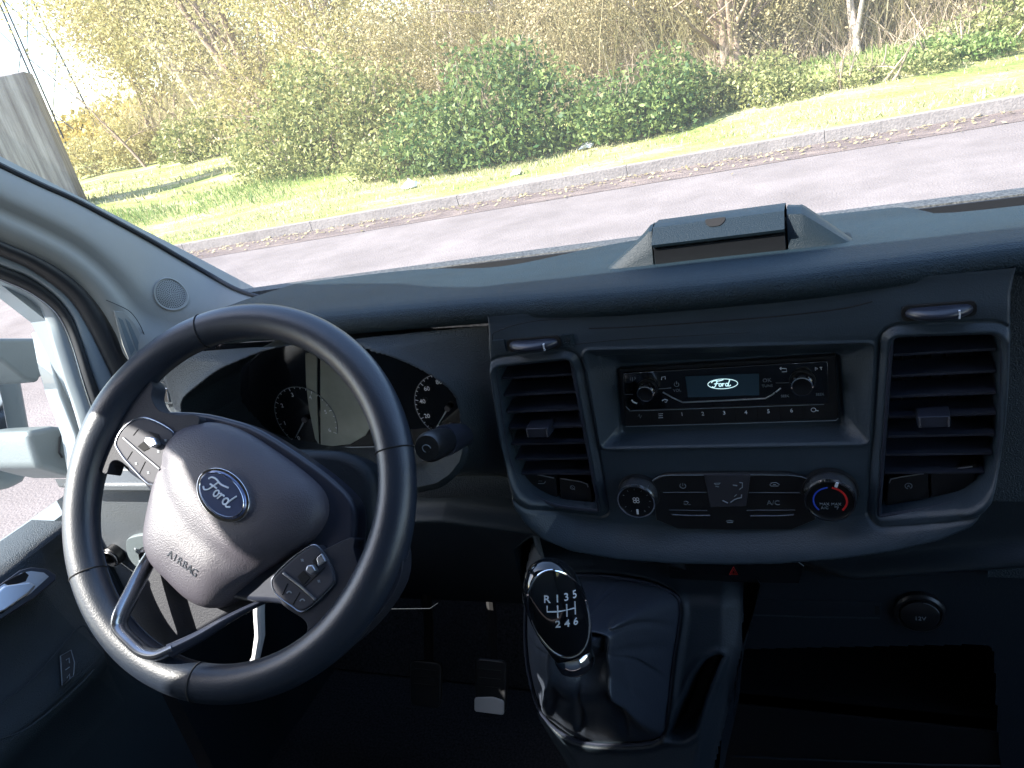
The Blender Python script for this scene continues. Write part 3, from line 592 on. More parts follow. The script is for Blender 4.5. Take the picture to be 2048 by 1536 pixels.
b = MB(); b.prism(FY, [(am - w - .015, c - .0055), (am - w - .004, c - .0055), (am - w - .004, c + .0062), (am - w - .015, c + .0062)], .003, .0050); b.go('plate', 'pod', r1)
pline('vent_icon', FY, [(1133, 676), (1140, 680), (1133, 684)], .0056, .0004, 'cavity', r1, 0)
thumb((1808, 623), (1945, 612), None, 'thumb wheel above the passenger side vent')

# ---- radio
FR = FY.off(-.0215)
rad = slab('radio', FR, [(1236, 738), (1671, 711), (1677, 839), (1252, 853)], -.02, .0045, 'black', van, .0012)
RH = .0050
def rp(cx, cy): return (1150 + cx / 3.413, 660 + cy / 3.413)
slab('faceplate', FR, [rp(330, 292), rp(1725, 212), rp(1735, 500), rp(355, 548)], .003, .0062, 'gloss_black', rad, .0006)
RH = .0066
def rline(name, pts, r, m, parent=rad, h=RH): return pline(name, FR, [rp(*p) for p in pts], h, r, m, parent, 0)
rline('trim_line', [(335, 440), (330, 310), (345, 296), (1000, 258), (1700, 216), (1722, 222), (1725, 300)], .00035, 'darkchrome')
rline('trim_line', [(600, 425), (665, 462), (735, 494), (1000, 483), (1300, 468), (1350, 440), (1362, 430)], .0006, 'silver')
rline('trim_line', [(1372, 425), (1405, 398)], .0006, 'silver')
rline('trim_line', [(570, 402), (655, 396)], .00025, 'dimink'); rline('trim_line', [(1370, 362), (1460, 360)], .00025, 'dimink')
rline('trim_line', [(340, 440), (395, 440)], .0003, 'dimink'); rline('trim_line', [(345, 520), (372, 548)], .0003, 'dimink')
rline('trim_line', [(372, 553), (1000, 532), (1700, 508)], .0003, 'dimink'); rline('trim_line', [(345, 660), (1780, 618), (1796, 604)], .0003, 'dimink', h=.0047)
for c_ in ((515, 548, 512, 640), (655, 544, 655, 637), (800, 540, 802, 632), (945, 536, 948, 628), (1093, 530, 1097, 624), (1243, 525, 1248, 620), (1398, 520, 1404, 614), (1552, 515, 1558, 610)):
    rline('key_gap', [(c_[0], c_[1]), (c_[2], c_[3])], .00022, 'cavity', h=.0049)
scr = slab('screen', FR, [rp(752, 318), rp(1256, 298), rp(1257, 446), rp(770, 462)], .005, .0066, 'screen', rad, .0003)
FS = FR.off(.0069)
la, lb = FS.m(rp(1008, 368))
line('emblem', [FS.p(la + .0123 * math.cos(q), lb + .0046 * math.sin(q)) for q in np.linspace(0, 2 * PI, 40)], .00032, 'glow', scr, True, seg=5)
def script(fr, cx, cy, s, m, parent, h=0, ang=0, r=.1):
    """the oval's flowing four-letter script, drawn as pen strokes"""
    f = fr.rot(cx, cy, ang, h)
    E_ = lambda x, y, rx, ry: [(x + rx * math.cos(q), y + ry * math.sin(q)) for q in np.linspace(0, 2 * PI, 13)]
    S = [[(-1.75, .35), (-1.62, .6), (-1.2, .72), (-.6, .64), (.15, .82)], [(-.85, .66), (-.98, .2), (-1.15, -.3), (-1.42, -.5), (-1.68, -.36)], [(-1.35, .12), (-1.0, .16), (-.62, .2)],
         E_(-.36, -.12, .19, .27), [(-.17, -.02), (-.06, .08), (.04, .12)], [(.04, .14), (.06, -.1), (0, -.38)], [(.05, -.08), (.17, .11), (.36, .1)], E_(.72, -.12, .21, .27), [(1.18, .74), (1.02, .2), (.94, -.28), (1.1, -.4), (1.36, -.22)]]
    b = MB()
    for k in S: P = cr([(x_, y_) for x_, y_ in k], 5, False); b.tube([f.p((x_ + y_ * .12) * s, y_ * s) for x_, y_ in P], r * s, 6)
    return b.go('emblem_script', m, parent)
script(FS, la - .0003, lb - .0003, .0051, 'glow', scr, .0, 0, .085)
def knob(fr, px, r, prof, m, parent, name='knob', h=0, seg=56):
    a, b_ = fr.m(px, h); b = MB(); b.disc(fr, 0, 0, 0, a, b_, seg, [(r * x_, z_) for x_, z_ in prof]); return b.go(name, m, parent, sharp=40), a, b_
for p_, r_ in ((rp(487, 420), .0080), (rp(1551, 370), .0092)):
    k_, a_, b_ = knob(FR, p_, r_, [(1.02, .004), (1.02, .009), (.99, .0140), (.92, .0170), (.82, .0172), (.80, .0160)], 'chrome', rad, h=.012)
    q = MB(); q.disc(FR, 0, 0, 0, a_, b_, 48, [(.81 * r_, .0155), (.80 * r_, .0169), (.7 * r_, .0165)]); q.go('cap', 'dialblack', k_)
    q = MB(); q.disc(FR, 0, 0, 0, a_, b_, 48, [(1.16 * r_, .003), (1.12 * r_, .0075)]); q.go('collar', 'black', k_)
def rt(s, cx, cy, size, m='ink', sx=1, bold=.0): return text('lettering', s, FR, *FR.m(rp(cx, cy), RH), size, m, rad, h=RH - .0001, sx=sx, bold=bold)
for s_, cx, cy in (('1', 730, 577), ('2', 872, 574), ('3', 1018, 568), ('4', 1166, 565), ('5', 1320, 558), ('6', 1478, 552)): text('lettering', s_, FR, *FR.m(rp(cx, cy), .005), .0050, 'ink', rad, h=.0046)
rt('VOL', 697, 413, .0036, 'dimink'); rt('OK', 1310, 345, .0048, 'dimink'); rt('TUNE', 1313, 382, .0034, 'dimink'); rt('SEEK', 1433, 452, .0030, 'dimink'); rt('SEEK', 1672, 440, .0030, 'dimink')
def ric(pts, r=.0003, m='ink', h=RH): rline('icon', pts, r, m, rad, h)
ric([(430, 590), (438, 575), (446, 602), (454, 585)], .0003, "dimink", .0049)
ric([(1400, 262), (1443, 264), (1445, 284), (1412, 286)]); ric([(1408, 254), (1398, 262), (1408, 272)])
ric([(387, 478), (398, 492), (424, 502)], .0006); ric([(595, 482), (612, 474), (634, 480)], .0005); ric([(612, 490), (620, 494), (628, 488)], .0003)
ric([(590, 340), (592, 322), (616, 318), (616, 336)], .0003); ric([(392, 325), (392, 350)], .0003, 'dimink'); ric([(378, 322), (376, 335), (382, 344)], .0002, 'dimink'); ric([(406, 320), (410, 332), (404, 342)], .0002, 'dimink')
ric([(570, 573), (600, 571)], .0003, h=.0049); ric([(572, 586), (598, 584)], .0003, h=.0049); ric([(570, 600), (600, 598)], .0003, h=.0049)
ric([(1640, 255), (1640, 276), (1656, 264), (1640, 255)], .00025); ric([(1670, 255), (1686, 254), (1678, 264), (1684, 272)], .00025)
ring_icon(FR, rp(1628, 545), .0018, 'ink', rad, .0048, t=.0003); ric([(1640, 548), (1662, 552)], .0004, h=.0049)
ring_icon(FR, rp(693, 372), .0020, 'dimink', rad, RH, a0=2.2, a1=7.2, t=.00025); ric([(693, 352), (693, 370)], .0003, 'dimink')

# ---- climate panel
def cp_(cx, cy): return (1180 + cx / 3.413, 900 + cy / 3.413)
FC = FY.off(.001)
cl = slab('climate_panel', FC, [cp_(425, 212), cp_(520, 165), cp_(940, 158), cp_(1350, 160), cp_(1480, 192), cp_(1540, 480), cp_(1380, 545), cp_(960, 548), cp_(600, 540), cp_(450, 480)], -.004, .0030, 'black', van, .0012)
CH = .0034
pline('panel_edge', FC, [cp_(425, 210), cp_(470, 180), cp_(540, 172), cp_(775, 172)], CH, .0004, 'dimink', cl, 0)
pline('panel_edge', FC, [cp_(1095, 170), cp_(1350, 172), cp_(1440, 182), cp_(1480, 195)], CH, .0003, 'dimink', cl, 0)
slab('key_block', FC, [cp_(778, 170), cp_(1095, 170), cp_(1065, 385), cp_(820, 392)], .002, .0042, 'button', cl, .0005)
for k_ in ([(500, 290), (810, 288)], [(1085, 290), (1430, 292)], [(540, 410), (800, 414)], [(1070, 412), (1400, 410)]): pline('key_gap', FC, [cp_(*p) for p in k_], CH, .0002, 'dimink', cl, 0)
pline('panel_edge', FC, [cp_(560, 440), cp_(640, 447), cp_(820, 448)], CH, .0006, 'darkchrome', cl, 0); pline('panel_edge', FC, [cp_(1095, 450), cp_(1300, 449), cp_(1390, 442)], CH, .0006, 'darkchrome', cl, 0)
text('lettering', 'A/C', FC, *FC.m(cp_(1251, 362), CH), .0066, 'dimink', cl, h=CH)
ring_icon(FC, cp_(633, 245), .0026, 'dimink', cl, CH, a0=2.2, a1=7.2); pline('icon', FC, [cp_(633, 228), cp_(633, 245)], CH, .0003, 'dimink', cl, 0)
def ci(*pts, m='dimink', r=.0003, h=CH): pline('icon', FC, [cp_(*p) for p in pts], h, r, m, cl, 0)
ci((1228, 238), (1240, 225), (1270, 222), (1292, 236), (1285, 246), (1235, 246), (1228, 238)); ci((1250, 236), (1270, 236)); ci((640, 355), (655, 350), (672, 356), (660, 372), (640, 368)); ci((672, 372), (685, 372))
ci((848, 228), (890, 226), (880, 236), (858, 238), (848, 228), h=.0045); ci((856, 248), (880, 252), h=.0045); ci((975, 240), (1005, 244), h=.0045, r=.0005); ci((1020, 222), (1040, 225), (1040, 255), (1020, 270), h=.0045, r=.0004); ci((905, 345), (940, 362), h=.0045, r=.0006); ci((960, 358), (985, 340), (1010, 330), (1034, 326), (1034, 305), h=.0045, r=.0005); ci((985, 318), (1000, 305), h=.0045)
ci((930, 486), (955, 480), (980, 486)); ci((936, 494), (975, 494), r=.0005)
def dial(px, r, lab):
    k_, a_, b_ = knob(FC, px, r, [(1.0, .001), (1.0, .010), (.985, .014), (.93, .0150), (.90, .0138)], 'darkchrome', van, 'dial', h=.014); k_['label'] = lab
    q = MB(); q.disc(FC, 0, 0, 0, a_, b_, 64, [(1.1 * r, 0), (1.07 * r, .004)]); q.go('dial_seat', 'black', k_)
    q = MB(); q.disc(FC, 0, 0, 0, a_, b_, 64, [(1.0 * r, .0142), (.965 * r, .0163), (.90 * r, .0163), (.885 * r, .0140)]); q.go('ring', 'chrome', k_)
    q = MB(); q.disc(FC, 0, 0, 0, a_, b_, 64, [(.90 * r, .0140), (.89 * r, .0149), (.5 * r, .0149)]); q.go('dial_face', 'dialblack', k_)
    return k_, a_, b_
def arc(fr, a, b, r, q0, q1, t, m, parent, h, name='scale_arc'): return line(name, [fr.p(a + r * math.cos(math.radians(q)), b + r * math.sin(math.radians(q)), h) for q in np.linspace(q0, q1, 30)], t, m, parent, seg=6, flat=.4, up=tuple(fr.n))
k1, a1, b1_ = dial((1273, 1001), .0178, 'fan speed dial on the driver side of the climate keys'); r = .0178
for dx, dy in ((-1, 1), (1, 1), (1, -1), (-1, -1)): arc(FC, a1 + dx * .0014, b1_ + .001 + dy * .0014, .0013, 0, 360, .00025, 'ink', k1, .0152, 'fan_icon')
q = MB(); q.box(FC.rot(a1, b1_, -.05), -.0009, .0009, -.0140, -.0090, .015, .0156); q.go('pointer', 'ink', k1)
for ang in range(-60, 241, 30): q = MB(); q.box(FC.rot(a1, b1_, math.radians(ang - 90)), .0118, .0132, -.0002, .0002, .0148, .0152); q.go('tick', 'dimink', k1)
k2, a2, b2_ = dial((1660, 1000), .0205, 'temperature dial with a blue and red scale'); r = .0205
arc(FC, a2, b2_, .0128, 95, 225, .0007, 'blueink', k2, .0152); arc(FC, a2, b2_, .0128, -45, 80, .0009, 'redink', k2, .0152)
for s_, dx, dy in (('MAX', -.0045, -.0035), ('A/C', -.0045, -.0072), ('MAX', .0045, -.0035)): text('lettering', s_, FC, a2 + dx, b2_ + dy, .0036, 'dimink', k2, h=.0151)
line('defrost_icon', [FC.p(a2 + .003, b2_ - .006, .0152), FC.p(a2 + .0062, b2_ - .006, .0152), FC.p(a2 + .0050, b2_ - .0082, .0152)], .0003, 'dimink', k2)
q = MB(); q.box(FC.rot(a2, b2_, math.radians(-20)), -.0011, .0011, .0150, .0195, .0145, .0170); q.go('pointer', 'ink', k2, bevel=.0003)

# ---- dashboard body: the faces either side of the pod and the knee panels
clus_px = [(378, 818), (380, 788), (410, 760), (455, 727), (507, 706), (563, 696), (640, 690), (720, 688), (780, 697), (835, 718), (882, 744), (915, 772), (930, 812), (932, 870), (924, 925), (900, 952), (845, 972), (780, 985), (620, 985), (450, 950), (385, 870)]
CO = arr(cr(FY.ms(clus_px), 4))
def left_h(A, B):
    H = -.012 + 0 * A
    e = sdf(A, B, CO)
    H += .022 * np.exp(-np.maximum(e, 0) / .022) * ss(B, 1.22, 1.30) * ss(1.3935 - B, 0, .010)              # the hood stands proud round the opening
    H -= .090 * ss(-e, .0, .010) + .0 * A
    H += (.004) * np.exp(-((e + .001) / .003) ** 2)
    H -= .05 * ss(1.235 - B, 0, .035) * (1 - ss(A, -.24, -.20))                            # recess under the cluster
    H -= .035 * ss(-.60 - A, 0, .05)                                                    # falls back towards the door
    return H
relief('instrument_hood', FY, -.66, -.200, 1.13, 1.3945, .0016, left_h, 'dash', van, keep=lambda A, B: (sdf(A, B, CO) > -.011) & (B < 1.392 - 1.1 * np.maximum(0, -A - .60)), sharp=0)
loft('glovebox_panel', [[(x, y, z) for y, z in ((.612, 1.397), (.618, 1.39), (.62, 1.30), (.62, 1.22), (.618, 1.18), (.622, 1.12))] for x in (.20, .22, .3, .5, .8)], 'dash', van, flip=False, sharp=40)
# lower dash
def low_h(A, B):
    H = -.030 + 0 * A
    ridge = np.interp(A, [-.80, -.40, -.30, -.20, -.12, 0, .1, .2, .3, .8], [1.16, 1.175, 1.178, 1.165, 1.140, 1.125, 1.127, 1.143, 1.160, 1.19])
    H += .026 * np.exp(-((B - ridge) / .010) ** 2) * ss(abs(A), .03, .10) + .012 * ss(B - ridge, -.002, .01)
    H -= np.minimum(.27, .72 * np.maximum(0, ridge - .012 - B)) * ss(-A, .02, .14)
    return H
comp = arr(FY.off(-.03).ms([(1478, 1300), (1985, 1290), (1992, 1440), (1998, 1536), (1985, 1640), (1440, 1640), (1440, 1500)])); comp = rr(comp, .012)
relief('lower_dashboard', FY, -.80, .80, .84, 1.20, .002, low_h, 'lower', van, keep=lambda A, B: ((sdf(A, B, comp) > 0) & ((A > -.635) | (B < 1.085)) & ~((A > -.222) & (A < -.015) & (B < 1.10))), sharp=0)
b = MB(); b.tube([FY.p(*FY.off(-.03).m(p), -.03) for p in ((1478, 1300), (1470, 1400), (1446, 1500), (1440, 1560))], .004, 8); b.go('compartment_edge', 'lower', van)
b = MB()
cb = Frame((0, .63, 0), X, Z)
x0, x1, z0, z1 = comp[:, 0].min() - .004, comp[:, 0].max() + .004, .80, comp[:, 1].max() + .004
b.box(Frame((0, .88, 0), X, Z), x0, x1, z0, z1, 0, .01); b.box(cb, x0 - .006, x0, z0, z1, -.25, -.001); b.box(cb, x1, x1 + .006, z0, z1, -.25, -.001); b.box(cb, x0, x1, z1, z1 + .006, -.25, -.001); b.box(cb, x0, x1, .915, .925, -.25, -.004)
b.box(cb, -.08, .80, .67, .925, -.02, -.006); b.go('storage_compartment', 'black', van)
pline('compartment_lip', FY.off(-.03), [(1462, 1512), (1560, 1517), (1700, 1523), (1860, 1530), (2000, 1532)], .002, .0012, 'lower', van, 0)
FL = FY.off(-.031)
o = slab('card_slot', FL, [(1478, 1198), (1762, 1205), (1762, 1236), (1490, 1230), (1476, 1218)], -.003, .0025, 'lower', van, .001)
pline('slot_edge', FL, [(1474, 1215), (1484, 1229), (1620, 1234), (1760, 1236)], .003, .0006, 'dash', o, 0)
b = MB(); a_, b_ = FL.m((1754, 1217)); b.box(FL, a_ - .002, a_ + .002, b_ - .005, b_ + .005, .0022, .0030); b.go('slot_notch', 'cavity', o)
a_, b_ = FL.m((1838, 1218)); q = MB(); q.disc(FL, 0, 0, 0, a_, b_, 56, [(.0215, 0), (.0215, .006), (.0195, .008), (.0175, .008), (.016, .004)]); o = q.go('power_socket', 'black', van)
q = MB(); q.disc(FL, 0, 0, 0, a_, b_, 48, [(.0165, .004), (.0160, .0095), (.014, .0105)]); o2 = q.go('socket_cap', 'black', o); text('lettering', '12V', FL, a_, b_ - .002, .006, 'dimink', o, h=.0107)
arc(FL, a_, b_, .0162, 20, 80, .0004, 'dimink', o, .0102, 'rim_edge')
# hazard switch
FHZ = FY.off(-.012)
hz = slab('hazard_switch', FHZ, [(1334, 1122), (1346, 1108), (1465, 1112), (1588, 1117), (1608, 1132), (1598, 1168), (1340, 1162)], -.012, .004, 'gloss_black', van, .001)
pline('switch_edge', FHZ, [(1334, 1120), (1346, 1109), (1465, 1112), (1588, 1118), (1608, 1132)], .0042, .0004, 'dimink', hz, 0)
P = FHZ.ms([(1467, 1134), (1475, 1149), (1459, 1149)], .0045); line('warning_triangle', [FHZ.p(*p, .0045) for p in P], .0006, 'redink', hz, True, seg=5); 
P = FHZ.ms([(1467, 1139), (1471, 1147), (1463, 1147)], .0045); line('warning_triangle', [FHZ.p(*p, .0045) for p in P], .0004, 'redink', hz, True, seg=5)
pline('switch_line', FHZ, [(1435, 1122), (1487, 1122)], .0042, .0003, 'dimink', hz, 0)
# tray on top of the dashboard
def tray():
    # side profile (y, z) of the full section
    full = [(.682, 1.398), (.686, 1.404), (.690, 1.430), (.684, 1.432), (.683, 1.435), (.700, 1.4490), (.712, 1.450), (.730, 1.448), (.765, 1.392)]
    full = [(y, 1.397 + (z - 1.397) * .80) for y, z in full]
    def sect(x, f, drop=0):
        c = (.684, 1.397); return [(x, c[0] + (y - c[0]) * (1 if i in (0, 8) else 1) - 0.006 * (1 - f) * 0, 1.397 + (z - 1.397) * f) for i, (y, z) in enumerate(full)]
    mid = loft('phone_tray', [sect(x, 1) for x in (-.0565, -.056, -.02, 0, .02, .056, .0565)], 'tray', van, flip=True, sharp=25)
    for s_ in (-1, 1):
        rows = []
        smooth = [(.682, 1.396), (.684, 1.404), (.688, 1.414), (.690, 1.422), (.692, 1.430), (.700, 1.4455), (.712, 1.4495), (.730, 1.446), (.765, 1.392)]
        smooth = [(y, 1.396 + (z - 1.396) * .80) for y, z in smooth]
        for t in np.linspace(0, 1, 22):
            x = s_ * (.0582 + .0605 * t); f = 1 - (max(0, t - .20) / .80) ** 1.02 - .04 * min(1, t / .15) * (1 - t)
            if s_ < 0: f = 1 - (max(0, t - .05) / .95) ** .95 - .03 * min(1, t / .15) * (1 - t)
            rows.append([(x, .684 + (y - .684) * (.45 + .55 * f), 1.396 + (z - 1.396) * f) for y, z in smooth])
        o = loft('end_cap', rows, 'tray', mid, flip=s_ > 0, sharp=28)
    b = MB(); b.box(Frame((0, .70, 0), X, Z), -.0575, .0575, 1.39, 1.425, -.03, .004); b.go('tray_core', 'cavity', mid)
    b = MB(); b.prism(Frame((-.001, .6975, 1.4371), X, nrm((0, .835, .55))), rr([(-.009, .0042), (.009, .0042), (.008, -.001), (.004, -.005), (-.004, -.005), (-.008, -.001)], .002), -.003, .0006); b.go('finger_notch', 'cavity', mid)
    b = MB(); b.box(Frame((0, .689, 0), X, Z), -.056, .056, 1.398, 1.4225, -.002, .0022); b.go('tray_recess', 'black', mid)
tray()

# ---- instrument cluster
FK = Frame((0, .688, 0), X, Z)
kl = slab('instrument_cluster', FK, [(360, 690), (960, 660), (960, 1000), (360, 1010)], -.012, 0, 'gloss_black', van, .001)
kl['label'] = 'dark instrument cluster with two dials behind the steering wheel'
slab('cluster_reflection', FK, [(640, 706), (700, 706), (728, 735), (748, 775), (752, 815), (744, 850), (730, 872), (700, 889), (660, 893), (641, 893)], .0, .0022, 'reflection_grey', kl, .0006, smooth_n=0)  # grey panels paint the light reflected in the cluster lens
slab('reflection_edge', FK, [(610, 706), (634, 706), (634, 790), (638, 890), (630, 878), (618, 820), (612, 770)], .0, .0018, 'reflection_grey', kl, .0005)
pline('cluster_seam', FK, [(560, 893), (640, 896), (760, 893)], .001, .0008, 'dimink', kl, 0)
def gauge(px, rpx, labels, a_lo, a_hi, needle, nm):
    a, b = FK.m(px, .003); a2_, _ = FK.m((px[0] + rpx, px[1]), .003); R = abs(a2_ - a)
    g = line('dial', [FK.p(a + R * math.cos(math.radians(q)), b + R * math.sin(math.radians(q)), .0026) for q in np.linspace(a_lo, a_hi, 60)], .00045, 'dimink', kl, seg=5); g['label'] = nm
    t = MB()
    for i, q in enumerate(np.linspace(a_lo, a_hi, len(labels) * 4 - 3)): L_ = .0042 if i % 4 == 0 else .0022; t.box(FK.rot(a, b, math.radians(q)), R - L_, R, -.00028, .00028, .0025, .0030)
    t.go('ticks', 'ink', g)
    for i, s_ in enumerate(labels):
        q = math.radians(a_lo + (a_hi - a_lo) * i / (len(labels) - 1)); text('numeral', s_, FK, a + (R - .0095) * math.cos(q), b + (R - .0095) * math.sin(q), .0074, 'ink', g, h=.0028)
    q = math.radians(needle); t = MB(); t.prism(FK.rot(a, b, q), [(-.002, -.0009), (R * .80, -.0004), (R * .80, .0004), (-.002, .0009)], .004, .0048); t.go('needle', 'dimink', g)
    t = MB(); t.disc(FK, .0035, .003, .0065, a, b, 24); t.go('needle_hub', 'button', g)
gauge((611, 838), 60, ['0', '1', '2', '3', '4', '5', '6'], 232, -30, 226, 'rev counter dial with numerals 1 to 5')
gauge((897, 815), 68, ['0', '20', '40', '60', '80', '100', '120', '140', '160'], 232, -40, 228, 'speedometer dial partly hidden by the wheel rim')

# ---- steering wheel
WK = .87; WC = CP + (np.array([-.465, .506, 1.279]) - CP) * WK; t_, a_ = math.radians(52), math.radians(8)
WN = nrm((math.sin(a_), -math.sin(t_) * math.cos(a_), math.cos(t_))); WU = nrm(np.cross(WN, (0, 0, 1))) * -1
FW = Frame(WC, WU, np.cross(WN, WU))
def wang(px): a, b = FW.m(px); return math.atan2(b, a)
grip = [wang((215, 830)), wang((768, 1170))]
RC = .1785 * WK - .0014
def rimr(q): return .0157 + sum(.0024 * math.exp(-((math.atan2(math.sin(q - g), math.cos(q - g))) / .35) ** 2) for g in grip)
rows = []
for q in np.linspace(0, 2 * PI, 161)[:-1]:
    r = rimr(q); c = np.array([math.cos(q), math.sin(q)]); rows.append([FW.p(*(c * (RC + r * math.cos(k))), r * .93 * math.sin(k)) for k in np.linspace(0, 2 * PI, 25)[:-1]])
rows.append(rows[0]); 
sw = loft('steering_wheel', rows, 'leather', van, closed=True, sharp=0, flip=True); sw['label'] = 'steering wheel turned slightly, black leather rim with oval badge on its hub'
for px in ((405, 640), (832, 890), (392, 1392), (150, 1163)):
    q = wang(px); r = rimr(q) + .0001; P = []
    for k in np.linspace(0, 2 * PI, 31)[:-1]: P.append(FW.p(math.cos(q) * (RC + r * math.cos(k)), math.sin(q) * (RC + r * math.cos(k)), r * .93 * math.sin(k)))
    line('rim_seam', P, .0007, 'cavity', sw, True, seg=6)
st = [FW.p((RC - rimr(q) * .86) * math.cos(q), (RC - rimr(q) * .86) * math.sin(q), -rimr(q) * .5 + .0006 * math.sin(q * 240)) for q in np.linspace(0, 2 * PI, 481)[:-1]]
line('stitching', st, .0005, 'satin', sw, True, seg=4)
# leather webs where the spokes join the rim
def web(name, px, h0, h1, m, bev=.006, n=5, **k): return slab(name, FW, px, h0, h1, m, sw, bev, n, segs=4, **k)
web('spoke', [(262, 745), (303, 765), (303, 795), (318, 820), (350, 829), (400, 838), (350, 920), (307, 975), (262, 940), (238, 922), (222, 925), (212, 948), (194, 930), (190, 880), (205, 810)], -.014, .004, 'web')
web('spoke', [(700, 1075), (708, 1100), (722, 1140), (745, 1120), (762, 1075), (800, 1080), (800, 1160), (740, 1250), (660, 1310), (612, 1290), (612, 1245), (560, 1200), (600, 1130)], -.014, .004, 'web')
web('hub_plate', [(273, 828), (382, 823), (462, 838), (523, 861), (604, 912), (664, 957), (701, 996), (711, 1032), (708, 1093), (697, 1135), (665, 1180), (615, 1232), (555, 1208), (470, 1200), (330, 1160), (300, 1080), (300, 985), (240, 930), (240, 860)], -.030, -.006, 'satin', .005, 3)
# bottom spoke: a recessed bowl with a raised metal U-shaped edge
web('lower_bowl', [(303, 1110), (250, 1225), (243, 1258), (290, 1298), (320, 1303), (400, 1262), (470, 1222), (555, 1190), (520, 1120), (400, 1080)], -.040, -.022, 'web', .004, 3)
P = [FW.p(*FW.m(p, h), h) for p, h in (((306, 1108), -.012), ((290, 1135), -.008), ((262, 1190), .004), ((242, 1232), .013), ((241, 1256), .014), ((262, 1281), .015), ((288, 1303), .015), ((318, 1309), .014), ((350, 1297), .010))]
tb = cr(P, 8, False); line('spoke_trim', tb, .0047, 'darkchrome', sw, flat=1.9, up=tuple(FW.n), seg=14)
P = [FW.p(*FW.m(p, h), h) for p, h in (((340, 1302), .011), ((400, 1272), .002), ((460, 1236), -.006), ((520, 1206), -.014), ((570, 1190), -.022))]
line('spoke_trim', cr(P, 6, False), [.0060 - .0002 * i for i in range(25)], 'satin', sw, flat=1.5, up=tuple(FW.n), seg=12)
# airbag cover: a domed pad lofted to its middle
cov = [(378, 850), (426, 843), (483, 859), (543, 895), (604, 939), (644, 976), (657, 1008), (652, 1044), (624, 1081), (575, 1115), (528, 1144), (479, 1181), (440, 1211), (409, 1217), (374, 1200), (340, 1168), (306, 1132), (292, 1098), (291, 1064), (301, 1008), (319, 935), (342, 876)]
cb2 = arr(resample(np.r_[arr(cr(FW.ms(cov, -.004), 6)), [cr(FW.ms(cov, -.004), 6)[0]]], 121))[:-1]; cc = np.array(FW.m((452, 1022), 0.0)); CR_ = resample(cr(FW.ms([(322, 930), (335, 990), (385, 1060), (455, 1118), (520, 1150)], .01), 4, False), 40); rows = []
for s_, h in [(1.0, -.024), (1.0, -.012), (.995, -.006), (.98, -.001), (.95, .004), (.90, .0078), (.86, .0098), (.82, .0115), (.77, .0131), (.72, .0145), (.66, .0157), (.6, .0168), (.54, .0177), (.48, .0183), (.42, .0188), (.36, .0192), (.30, .0195), (.24, .0197), (.12, .020), (.0, .0201)]:
    row = []
    for p in cb2:
        d = cc + (p - cc) * s_; e_ = min(np.linalg.norm(d - k) for k in CR_)
        row.append(FW.p(d[0], d[1], h - .0026 * math.exp(-(e_ / .0085) ** 2) * float(ss(1 - s_, 0.02, .10))))
    rows.append(row)
cv = loft('airbag_cover', rows, 'cover', sw, closed=True, sharp=0, flip=False)
def crease(): pass
# badge
e0 = np.array(FW.m((401, 950), .02)); e1 = np.array(FW.m((495, 1031), .02)); ec = (e0 + e1) / 2; ea = math.atan2(*(e1 - e0)[::-1]); el = np.linalg.norm(e1 - e0) / 2
FE = FW.rot(ec[0], ec[1], ea, .0205)
def oval(fr, a, b, h0, h1, taper=.96, n=64): return [(a * math.cos(2 * PI * i / n), b * math.sin(2 * PI * i / n)) for i in range(n)]
b = MB(); b.prism(FE, oval(FE, el * 1.0, el * .66, 0, 0), -.012, .0012, .97); bd = b.go('badge', 'chrome', cv, bevel=.0005)
b = MB(); b.prism(FE, oval(FE, el * .90, el * .56, 0, 0), .0008, .0026, .95); b.go('badge_field', 'blue', bd, bevel=.0005)
line('badge_line', [FE.p(el * .83 * math.cos(q), el * .49 * math.sin(q), .0028) for q in np.linspace(0, 2 * PI, 50)], .0004, 'chrome', bd, True, seg=6)
script(FE, -.0005, -.0005, el * .36, 'ink', bd, .0029, 0, .07)
# the word on the cover, embossed
from mathutils.bvhtree import BVHTree
bv = BVHTree.FromPolygons([tuple(v.co) for v in cv.data.vertices], [tuple(p.vertices) for p in cv.data.polygons])
def snap(px):
    h_ = bv.ray_cast(Vector(CP), Vector(ray(*px))); return (np.array(h_[0]), np.array(h_[1]) * (1 if np.array(h_[1]) @ ray(*px) < 0 else -1)) if h_[0] else None
for i, ch in enumerate('AIRBAG'):
    q0, q1 = [snap((336 + 9.6 * (i + .5 + e), 1106 + 7.2 * (i + .5 + e) - 1.2 * math.sin(PI * (i + .5) / 6))) for e in (-.3, .3)]
    if q0 and q1: pc = (q0[0] + q1[0]) / 2; nn = nrm(q0[1] + q1[1]); uu = nrm(q1[0] - q0[0]); text('embossed_word', ch, Frame(pc, uu, np.cross(nn, uu)), 0, 0, .0092, 'leather', cv, h=.0002, depth=.0003)
